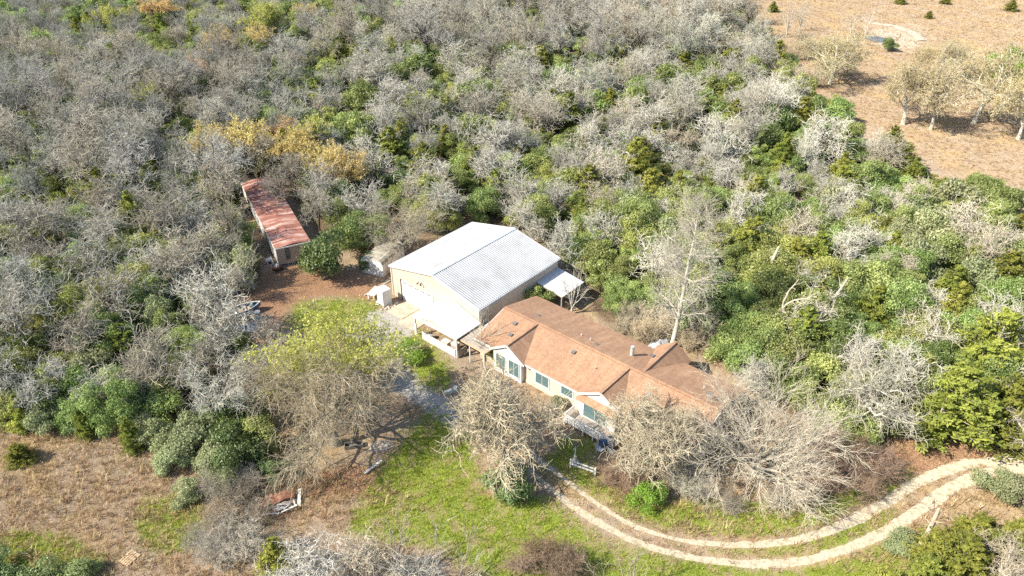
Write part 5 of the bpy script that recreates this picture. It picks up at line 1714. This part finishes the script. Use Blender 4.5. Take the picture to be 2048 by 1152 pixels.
def hand_bushes():
    def C(px, py, R, H, lb, k=None, nm='cedar', group=None):
        i = len(TAKEN) % 4 if k is None else k
        put(nm, KC[i], px, py, fit(0, 1.9, 5.5, R, H), lb, 'cedar', group=group, r=R)
    for a in ((177, 876, 1.15, 3.5, 'small upright cedar alone in the straw field next to a white bag'), (45, 925, 1.5, 2.2, 'squat cedar clump at the straw field margin'), (272, 902, 1.3, 4.2, 'narrow yellow green cedar at the wood edge of the straw field'), (55, 850, 2.0, 4.0, 'shaggy cedar above the squat field clump'), (258, 722, 2.4, 5.0, 'yellow green cedar in the oak wood above the straw field'),
              (560, 1150, 1.7, 4.2, 'dark green cedar between grey oaks below the debris pile'), (1265, 372, 3.4, 8.5, 'broad dark sided cedar behind the metal workshop'), (1350, 432, 2.1, 7.5, 'pointed light green cedar behind the tall whitish tree'), (1500, 452, 3.4, 8.2, 'large rounded cedar above the evergreen thicket'), (1418, 545, 2.5, 7.5, 'dark cedar beside the tall whitish bare tree'),
              (1622, 560, 3.5, 7.0, 'wide yellow green cedar above the forked snag'), (1890, 615, 3.2, 6.0, 'bright cedar in the thicket below the dry meadow'), (1955, 775, 5.2, 10.0, 'largest yellow green cedar above the bend of the drive'), (1888, 870, 4.4, 8.5, 'cedar at the drive bend, in front of the largest cedar'), (2000, 878, 4.2, 7.5, 'cedar beside the drive where it leaves the picture'), (2060, 790, 4.4, 8.5, 'cedar at the picture edge behind the largest cedar'), (1830, 800, 2.6, 6.0, 'cedar touching the pale bare oak above the drive'),
              (1905, 1165, 3.0, 5.2, 'yellow green cedar below the short white snag'), (1838, 1185, 2.4, 4.0, 'low cedar at the verge below the wheel tracks'), (1965, 1140, 2.6, 4.4, 'cedar under the white barked corner tree'), (1860, 1135, 2.4, 4.2, 'yellow green cedar touching the short white snag'), (1935, 1105, 2.6, 4.2, 'spreading cedar on the verge inside the drive bend'), (2010, 1120, 2.4, 4.4, 'cedar behind the white barked corner tree'), (468, 425, 2.0, 7.0, 'dark cedar pressed against the long side of the rusty trailer'), (476, 385, 1.8, 7.0, 'slim cedar by the far end of the rusty trailer'), (2045, 1165, 2.8, 4.8, 'cedar clump at the lowest corner of the verge'), (1765, 1195, 2.2, 3.2, 'small cedar nearest the lower wheel track'), (2030, 1095, 1.8, 3.4, 'bushy cedar on the verge above the white barked corner tree'),  # the two cedars by the trailer are added to cast solid shadow on it
              (1683, 235, 1.4, 2.8, 'lone small cedar on dry grass where the wood meets meadow'), (1622, 192, 1.2, 2.4, 'tiny dark cedar at the wood corner of the meadow'), (1857, 37, 1.5, 2.2, 'tiny cedar on the meadow beyond the pond'), (1545, 24, 2.2, 3.2, 'small cedar at the far meadow margin'), (1800, 8, 2.4, 2.6, 'far cedar clump at the top of the meadow'), (1890, 8, 2.0, 2.4, 'far cedar clump nearer the leafy meadow tree'), (2020, 22, 2.6, 3.4, 'far dark bush beyond the leafy meadow tree'),
              (1450, 165, 2.8, 8.0, 'tall cedar at the meadow side of the wood'), (1442, 225, 2.4, 6.0, 'yellow green cedar below the tall meadow side cedar'), (1600, 260, 2.6, 6.5, 'dark cedar clump at the wood corner by meadow oaks'), (1800, 345, 2.6, 5.5, 'cedar at the wood margin below the meadow oaks'), (1752, 318, 2.0, 4.5, 'cedar beside two others along the meadow margin'), (1820, 372, 2.2, 5.0, 'cedar just inside the wood below the meadow oaks'),
              (715, 150, 2.6, 7.0, 'pointed cedar rising from the grey oaks far behind the workshop')):
        C(*a)
    def S(px, py, R, H, lb, kind='yaupon', nm='evergreen_bush', group=None):
        K = {'yaupon': KS[len(TAKEN) % 5], 'pale': KP[len(TAKEN) % 2]}.get(kind)
        if K is None:
            K = kind
        bh = max(v.co.z for v in K.parts[1][1].vertices)
        put(nm, K, px, py, (R / 1.9, R / 1.9, H / bh), lb, 'bush', group=group, r=R)
    KD = [shrub_kind(300 + i, 'deep_green', 1.9, 3.2, 8000, .075, 18) for i in range(2)]
    KG = shrub_kind(310, 'bright_leaf', 1.9, 2.8, 6000, .075, 16)
    S(652, 556, 3.6, 7.0, 'large rounded evergreen tree at the end of the rusty trailer', KD[0], 'evergreen_tree')
    S(735, 540, 1.4, 2.6, 'small green bush against the white shed wall', KD[1])
    S(992, 726, 1.5, 2.4, 'green vine bush under the first front gable beside the porch awning', KG)
    S(1118, 815, 1.0, 1.3, 'low brown green weed bush against the cream front wall', KP[0])
    p = uv(8.9, 15.2); q = proj(p[0], p[1], 0)
    S(q[0], q[1], 2.0, 3.4, 'climbing green bush between lean-to awning and shingle roof', KS[1])
    S(822, 712, 2.3, 1.8, 'low bright green bush spilling toward the white porch', KG)
    S(1020, 985, 2.5, 3.2, 'dark evergreen bush under the lichen oak at the wheel tracks', KD[1])
    S(1290, 1008, 1.7, 2.5, 'bright green bush in front of the gable end by tan weeds', KG)
    S(1305, 925, 1.7, 3.4, 'green bush tangled in the crooked lichen oak', KG)
    S(490, 935, 3.0, 4.6, 'dark green evergreen at the corner between straw field and lawn', KD[0])
    S(548, 958, 1.5, 2.6, 'small dark evergreen beside its larger twin near the debris pile', KD[1])
    S(392, 905, 2.7, 3.9, 'grey green bush under the leaning dark trunk', 'pale')
    S(325, 893, 2.1, 3.0, 'pale grey bush at the tip of the straw field wood', 'pale')
    S(375, 1000, 1.6, 2.0, 'low pale bush standing forward in the straw field', 'pale')
    S(95, 862, 2.0, 3.0, 'grey green bush beside the shaggy field cedar', 'pale')
    S(60, 1180, 2.4, 2.0, 'green bush at the lowest corner of the straw field', KD[0]); S(150, 1172, 2.2, 1.6, 'spreading green bush at the straw field bottom edge', KD[1]); S(-10, 1160, 2.2, 2.0, 'green bush cut by the corner of the straw field', KD[0])
    S(1775, 102, 2.4, 3.6, 'round dark green bush beside the pond bank', KD[1]); S(1575, 135, 2.8, 3.2, 'dark green bush by pale brush near the rounded orange tree', KD[0])
    S(1990, 985, 2.2, 2.2, 'pale green bush inside the bend of the drive', 'pale'); S(2040, 1010, 2.2, 2.4, 'pale green bush at the picture edge under the drive', 'pale'); S(1800, 1100, 1.8, 1.4, 'low grey green weed bush at the foot of the short white snag', 'pale')
    for a in ((440, 938, 2.2, 3.4, 'pale'), (455, 975, 1.8, 2.4, 'pale'), (350, 935, 1.9, 2.6, 'pale'), (415, 868, 2.2, 3.6, 'pale'), (300, 860, 1.6, 2.6, 'pale')):
        S(a[0], a[1], a[2], a[3], 'pale grey green bush in the clump between straw field and budding tree', a[4], group='pale bushes at the field corner')
    for a in ((520, 905, 2.3, 4.2), (470, 858, 2.4, 4.4), (508, 845, 2.0, 3.6)):
        S(a[0], a[1], a[2], a[3], 'mid green bush under grey oaks to the side of the big budding tree', group='green bushes beside the budding tree')
    for a in ((112, 832, 2.3, 3.8), (25, 838, 2.2, 3.4), (205, 815, 2.1, 3.4), (160, 800, 2.4, 4.2), (245, 800, 2.2, 4.0), (75, 812, 2.3, 3.6), (330, 840, 2.2, 3.6), (520, 740, 1.8, 2.6), (490, 705, 1.8, 2.4)):
        S(a[0], a[1], a[2], a[3], 'leafy bush at the foot of the grey oaks along the straw field', group='bushes along the straw field wood')
    S(1688, 905, 1.2, 1.8, 'small green bush in brown brush beside the spreading tree', KS[2]); S(1730, 918, 1.3, 1.6, 'small dark bush in brown brush nearer the white marker post', KD[1])
    # front row of evergreens behind the house
    row = [(1452, 722, 2.4, 3.6), (1492, 745, 2.5, 4.2), (1535, 772, 2.6, 4.4), (1578, 800, 2.6, 4.6), (1618, 836, 2.4, 4.2), (1662, 858, 2.3, 4.0), (1705, 878, 2.4, 3.6), (1752, 862, 2.4, 3.8), (1470, 680, 2.6, 4.6), (1520, 710, 2.8, 5.0), (1570, 745, 2.8, 5.0), (1640, 790, 2.8, 5.0), (1700, 820, 2.8, 5.0), (1205, 575, 2.6, 4.0), (1232, 604, 2.2, 3.4), (1190, 545, 2.8, 4.6), (1150, 500, 2.6, 4.2)]
    for a in row:
        S(*a, 'bright yaupon bush in the hedge like front of the thicket behind the house', group='front row bushes behind the house')
    def B(px, py, k, s, lb, group=None):
        put('bare_brush', KR[k], px, py, s, lb, 'brush', group=group, r=1.2)
    for px, py, s in ((1660, 905, 1.0), (1700, 930, 1.15), (1745, 950, 1.1), (1690, 965, 1.0), (1655, 985, 1.0), (1730, 985, .9), (1770, 960, .9), (1640, 945, 1.0), (1610, 1000, .9)):
        B(px, py, 2, s, 'brown leafless brush in the thicket by the white marker post', 'brown brush beside the drive')
    for px, py, s in ((1075, 1125, .95), (1110, 1140, 1.0), (1140, 1150, 1.0), (1050, 1140, .8)):
        B(px, py, 2, s, 'dark brown brush clump at the bottom of the lawn', 'brown brush on the lawn')
    for px, py, s in ((1215, 970, .7), (1245, 975, .8), (1230, 945, .75), (1275, 965, .7)):
        B(px, py, 2, s, 'brown weedy brush behind the short white rail fence', 'weedy brush by the rail fence')
    for px, py, s in ((470, 1010, 1.1), (440, 985, 1.0), (495, 985, 1.0), (450, 1050, 1.0), (480, 1090, 1.1), (445, 1120, 1.1), (410, 1095, .9), (520, 1040, .8)):
        B(px, py, 0, s, 'pale grey brush around the debris pile in the straw field', 'pale brush by the debris pile')
    for px, py, s in ((1245, 668, .9), (1275, 678, 1.0), (1300, 688, .9), (1385, 700, 1.1), (1405, 690, 1.0), (1370, 680, 1.1), (1320, 670, 1.2), (1290, 655, 1.1), (1400, 660, 1.3), (1350, 655, 1.2), (1255, 640, 1.1)):
        B(px, py, 1, s, 'tan leafless brush under the tall whitish tree behind the house', 'tan brush behind the house')
    for px, py, s in ((1500, 110, 1.9), (1530, 100, 2.0), (1510, 130, 1.8), (1555, 115, 1.8), (1590, 120, 1.6), (1480, 85, 1.7), (1600, 95, 1.6), (1560, 165, 1.8), (1590, 170, 1.7), (1625, 175, 1.6), (1530, 160, 1.9), (1640, 150, 1.7), (1500, 160, 1.7), (1690, 150, 1.5), (1620, 120, 1.8)):
        B(px, py, 1, s, 'tall pale tan brush where the wood meets the pond meadow', 'tan brush at the meadow')
    for px, py, s in ((1365, 985, .9), (1400, 1000, .9), (1340, 960, .9), (1550, 1015, .8), (1460, 1020, .7)):
        B(px, py, 0, s, 'thin pale brush between green bush and spreading bare tree', 'pale brush under the spreading tree')


hand_bushes()


LANDMARKS = [('rusty trailer', 530, 430), ('far trailer end', 500, 330), ('metal workshop', 960, 430), ('small shed', 740, 470), ('forked snag', 1555, 640), ('tall whitish tree', 1342, 640), ('rounded cedar', 1500, 430), ('wide yellow cedar', 1640, 540), ('largest cedar', 1960, 740), ('meadow oaks', 1830, 300), ('pond', 1640, 90),
             ('old boat', 430, 620), ('straw field', 150, 760), ('orange budding trees', 430, 170), ('broad dark cedar', 1265, 350), ('pointed oak-wood cedar', 715, 150), ('far pale trees', 1500, 60), ('tall meadow side cedar', 1420, 190), ('cedar below the meadow', 1890, 600), ('yellow field-side cedar', 258, 690)]
LMP = np.array([at(a, b)[:2] for _, a, b in LANDMARKS])


def near(x, y):
    return LANDMARKS[int(np.argmin(np.hypot(LMP[:, 0] - x, LMP[:, 1] - y)))][0]


def forest():
    tk = np.array(TAKEN)
    def free(x, y, k):
        nonlocal tk
        d = np.hypot(x[:, None] - tk[None, :, 0], y[:, None] - tk[None, :, 1])
        return (d > tk[None, :, 2] * k).all(1)
    # ---- oaks
    p = jitter(6.5, -215, 215, 36, 300)
    x, y = p[:, 0], p[:, 1]
    h = 6.2 + 6.2 * rngF.beta(2.0, 2.0, len(x))
    reg = np.array([region(a, b) for a, b in p])
    h = np.where(reg == 'tall', h * 1.25, np.where(reg == 'green', h * .85, h))
    ok = in_view(x, y, h, 4) & clear(x, y, h, 3.0) & free(x, y, .75)
    pr = np.select([reg == 'green', reg == 'tall', reg == 'left', reg == 'meadow_edge'], [.90, .86, .88, .86], .82)
    ok &= rngF.random(len(x)) < pr
    x, y, h, reg = x[ok], y[ok], h[ok], reg[ok]
    o = np.argsort(y)
    x, y, h, reg = x[o], y[o], h[o], reg[o]
    n1 = 255
    for i in range(min(n1, len(x))):
        tall = reg[i] == 'tall'
        K = (KT if tall else KO)[rngF.integers(0, 3 if tall else 6)]
        s = h[i] / (12.0 if tall else 8.5)
        adj = {'left': 'twiggy grey bare oak', 'tall': 'tall dark trunked bare oak', 'green': 'pale bare oak', 'meadow_edge': 'whitish bare oak', 'grey': 'silvery bare oak'}[reg[i]]
        place('bare_oak', K, x[i], y[i], rngF.uniform(0, 6.28), s * np.array([rngF.uniform(.95, 1.15), rngF.uniform(.95, 1.15), 1]), adj + ' in the wood, nearest to the ' + near(x[i], y[i]), 'tree', adj + 's near the ' + near(x[i], y[i]))
    x, y, h, reg = x[n1:], y[n1:], h[n1:], reg[n1:]
    pick = np.where(reg == 'tall', rngF.integers(6, 9, len(x)), rngF.integers(0, 6, len(x)))
    sc = np.where(reg == 'tall', h / 12.0, h / 8.5) * 1.03
    ks = [[m for _, m in K.parts] for K in KO + KT]
    ob = scatter('oak_forest', ks, [M['oak_trunk'], M['oak_twig'], M['dark_trunk'], M['dark_twig']], np.column_stack([x, y, np.zeros(len(x))]), pick, sc, rngF.uniform(0, 6.28, len(x)))
    ob['label'] = 'distant bare oak wood beyond the nearer trees'
    n_o = len(x)
    # ---- cedars, none on the strip kept open behind the house
    tk = np.vstack([tk, [[*uv(10.5, 24)[:2], 3.2], [*uv(11, 29)[:2], 3.2], [*uv(12, 34)[:2], 3.2], [*uv(11.5, 39)[:2], 2.6]]])
    p = jitter(9.5, -215, 215, 40, 300)
    x, y = p[:, 0], p[:, 1]
    h = rngF.uniform(4.0, 8.2, len(x)); reg = np.array([region(a, b) for a, b in p])
    ok = in_view(x, y, h, 2) & clear(x, y, h, 2) & free(x, y, .9)
    ok &= rngF.random(len(x)) < np.select([reg == 'green', reg == 'tall', reg == 'left'], [.55, .42, .40], .46)
    x, y, h, reg = x[ok], y[ok], h[ok], reg[ok]
    for i in range(len(x)):
        R = h[i] * rngF.uniform(.36, .52)
        place('cedar', KC[rngF.integers(0, 4)], x[i], y[i], rngF.uniform(0, 6.28), fit(0, 1.9, 5.5, R, h[i]), 'wild green cedar in the wood, nearest to the ' + near(x[i], y[i]), 'cedar', 'cedars near the ' + near(x[i], y[i]))
    # ---- evergreen shrubs
    p = jitter(3.6, -215, 215, 36, 300)
    x, y = p[:, 0], p[:, 1]
    h = rngF.uniform(2.8, 6.0, len(x)); reg = np.array([region(a, b) for a, b in p])
    h = np.where(reg == 'green', h * 1.15, np.where(y > 115, h * 1.25, h))
    R = h * rngF.uniform(.5, .75, len(x))
    ok = in_view(x, y, h, 2) & clear(x, y, h, np.minimum(R, 1.8)) & free(x, y, .55)
    nz = np.sin(x * .11 + 1.7 * np.sin(y * .06)) + np.sin(y * .13 + 1.1 * np.sin(x * .07))
    ok &= rngF.random(len(x)) < np.select([reg == 'green', reg == 'tall', reg == 'left'], [.95, .88 + .1 * nz, .97], .88 + .12 * nz)
    x, y, h, reg, R = x[ok], y[ok], h[ok], reg[ok], R[ok]
    o = np.argsort(y)
    x, y, h, reg, R = x[o], y[o], h[o], reg[o], R[o]
    n2 = 240
    ALL = KS + KOL + KL + KP
    bh = np.array([max(v.co.z for v in K.parts[1][1].vertices) for K in ALL])
    bR = np.array([1.9] * 7 + [3.0] * 4 + [1.9] * 2)
    big = R > 2.1
    q = rngF.random(len(x))
    pk = np.where(big, rngF.integers(7, 11, len(x)), np.where(q < .45, rngF.integers(0, 5, len(x)), rngF.integers(5, 7, len(x))))
    pk = np.where(rngF.random(len(x)) < .17, rngF.integers(11, 13, len(x)), pk)
    words_ = ['leafy evergreen shrub'] * 5 + ['olive green shrub'] * 2 + ['tall evergreen bush', 'tall evergreen bush', 'tall olive green bush', 'tall evergreen bush'] + ['pale grey green shrub'] * 2
    for i in range(min(n2, len(x))):
        k = int(pk[i])
        nm = ['evergreen_shrub', 'olive_shrub', 'evergreen_bush', 'pale_shrub'][0 if k < 5 else 1 if k < 7 else 2 if k < 11 else 3]
        r_ = R[i] / bR[k]
        w_ = words_[k]
        place(nm, ALL[k], x[i], y[i], rngF.uniform(0, 6.28), (r_, r_, h[i] / bh[k]), w_ + ' in the wood, nearest to the ' + near(x[i], y[i]), 'shrub', w_ + ' group near the ' + near(x[i], y[i]))
    x, y, h, R, pk = x[n2:], y[n2:], h[n2:], R[n2:], pk[n2:]
    ks = [[m for _, m in K.parts] for K in ALL]
    ob = scatter('undergrowth', ks, [M['oak_trunk'], M['yaupon'], M['olive_shrub'], M['pale_shrub']], np.column_stack([x, y, np.zeros(len(x)) - .05]), pk, R / bR[pk], rngF.uniform(0, 6.28, len(x)))
    ob['label'] = 'evergreen undergrowth below the distant oaks'
    print('FOREST oaks', n_o, 'shrubs', len(x))


forest()


# ------------------------------------------------------------------ grass, weeds
def tuft(seed, mat, nb, h, spread, w):
    rng = np.random.default_rng(seed)
    mb = MB()
    a = rng.uniform(0, math.tau, nb); r = spread * np.sqrt(rng.random(nb))
    b = np.column_stack([r * np.cos(a), r * np.sin(a), np.full(nb, -.03)])
    out = np.column_stack([np.cos(a), np.sin(a), np.zeros(nb)])
    ht = h * rng.uniform(.6, 1.15, nb)[:, None]
    mid = b + out * ht * .12 + np.array([0, 0, .55]) * ht + rng.normal(0, .04, (nb, 3)) * ht
    tip = b + out * ht * rng.uniform(.25, .7, (nb, 1)) + np.array([0, 0, .9]) * ht + rng.normal(0, .08, (nb, 3)) * ht
    s = np.column_stack([-np.sin(a), np.cos(a), np.zeros(nb)]) * w
    V = np.stack([b - s, b + s, mid + s * .8, mid - s * .8, tip], 1).reshape(-1, 3)
    k = np.arange(nb)[:, None] * 5
    t = np.repeat(rng.random(nb), 5)
    mb.add(V, np.hstack([k, k + 1, k + 2, k + 3]), 0, t)
    n0 = 0
    mb.f.append((np.hstack([k + 3, k + 2, k + 4]))); mb.m.append(np.zeros(nb, int)); mb.sm.append(np.zeros(nb, bool))
    return mb.mesh('tuft', M[mat])


def grasses():
    rng = np.random.default_rng(12)
    def pts(polys, dens, excl=()):
        out = []
        for poly in polys:
            q = np.array([at(min(max(a, -300), 2300), min(b, 1180))[:2] if b > -60 else at(a, -60)[:2] for a, b in poly])
            lo, hi = q.min(0), q.max(0)
            n = int((hi[0] - lo[0]) * (hi[1] - lo[1]) * dens)
            p = lo + rng.random((n, 2)) * (hi - lo)
            px, py = proj(p[:, 0], p[:, 1], 0)
            k = inside(px + rng.normal(0, 22, n), py + rng.normal(0, 15, n), poly) & ~footprint(p[:, 0], p[:, 1], .1)
            k &= (px > -60) & (px < 2110) & (py < 1175)
            for line, w in (TRACKS if excl else ()):
                L = np.array([at(*c_)[:2] for c_ in line]); dm = np.full(n, 9.0)
                for a_, b_ in zip(L[:-1], L[1:]):
                    ab = b_ - a_; t = np.clip(((p - a_) @ ab) / (ab @ ab), 0, 1)
                    dm = np.minimum(dm, np.linalg.norm(p - a_ - t[:, None] * ab, axis=1))
                k &= dm > w * .5 * rng.uniform(.55, 1.25, n)
            out.append(p[k])
        p = np.vstack(out)
        return np.column_stack([p, terrain(p[:, 0], p[:, 1])])
    g = pts(GREEN, 15, True)
    gv = [tuft(1, 'grass', 12, .22, .16, .012), tuft(2, 'grass', 10, .16, .2, .012), tuft(3, 'grass', 12, .3, .12, .012)]
    scatter('grass', [[m] for m in gv], [M['grass']], g, rng.integers(0, 3, len(g)), rng.uniform(.6, 1.3, len(g)), rng.uniform(0, 6.3, len(g)))['label'] = 'green lawn grass in front of the house'
    f = pts([FIELD_PX], 9)
    f2 = pts([MEADOW_PX], 1.6)
    f3 = pts(LITTER[:1] + [[(1180, 1000), (1330, 1040), (1500, 1065), (1620, 1050), (1640, 960), (1500, 900), (1350, 960), (1250, 960)], [(700, 1060), (560, 960), (800, 960), (860, 1000), (760, 1060)], [(1230, 650), (1340, 705), (1440, 735), (1430, 660), (1300, 620)], [(1640, 1140), (1900, 1010), (2048, 960), (2048, 1100), (1900, 1152)], [(1060, 930), (1290, 1108), (1600, 1146), (1860, 1030), (2100, 955), (2100, 895), (1820, 955), (1580, 1070), (1250, 1025), (1095, 905)]], 6, True)
    d = np.vstack([f, f2, f3])
    sv_ = [tuft(5, 'straw', 12, .55, .14, .012), tuft(6, 'straw', 12, .35, .22, .014), tuft(7, 'dry_weed', 14, .4, .2, .014), tuft(8, 'dry_weed', 12, .28, .25, .016)]
    pk = rng.choice(4, len(d), p=[.2, .34, .26, .2])
    scatter('dry_grass', [[m] for m in sv_], [M['straw'], M['dry_weed']], d, pk, rng.uniform(.5, 1.3, len(d)) * np.where(rng.random(len(d)) < .08, 1.7, 1), rng.uniform(0, 6.3, len(d)))['label'] = 'dry straw grass of field and meadow'
    print('GRASS', len(g), len(d))


grasses()


# ------------------------------------------------------------------ pond on the meadow
def pond():
    m, nt, out = mk('pond_water')
    p = nd(nt, 'ShaderNodeBsdfPrincipled', Roughness=0.08); p.inputs['Base Color'].default_value = (0.10, 0.10, 0.09, 1); p.inputs['Specular IOR Level'].default_value = .8
    nt.links.new(bump(nt, noise(nt, 3, 3), .08, .02), p.inputs['Normal']); nt.links.new(p.outputs[0], out.inputs[0])
    c = at(1752, 79); V = [(c[0] + 2.4 * math.cos(a) * (1 + .15 * math.sin(3 * a)), c[1] + 3.6 * math.sin(a) * (1 + .12 * math.cos(2 * a)), .09) for a in np.arange(20) * math.tau / 20]
    mb = MB(); mb.add(V, [tuple(range(20))]); tag(mb.build('pond_water', m), kind='structure')
    # pale spoil bank
    rng = np.random.default_rng(2)
    mb = MB()
    pts = [(1738, 45), (1790, 52), (1830, 66), (1845, 82)]
    P = np.array([at(*q) for q in pts]); t = np.linspace(0, 3, 40)
    C = np.stack([np.interp(t, range(4), P[:, i]) for i in range(2)], 1)
    T = np.gradient(C, axis=0); T /= np.linalg.norm(T, axis=1, keepdims=True); N = np.stack([-T[:, 1], T[:, 0]], 1)
    prof = [(-1.6, -.05), (-.8, .12), (0, .22), (.8, .12), (1.6, -.05)]
    V = np.stack([np.column_stack([C + N * (a + rng.normal(0, .2, (40, 1))), np.full(40, b) * (1 + rng.normal(0, .15, 40))]) for a, b in prof], 1)
    i = np.arange(200).reshape(40, 5)
    mb.add(V.reshape(-1, 3), np.stack([i[:-1, :-1], i[:-1, 1:], i[1:, 1:], i[1:, :-1]], -1).reshape(-1, 4))
    tag(mb.build('pond_bank_terrain', solid('spoil', (0.48, 0.41, 0.32), .95, .3, .8)), kind='structure')


pond()
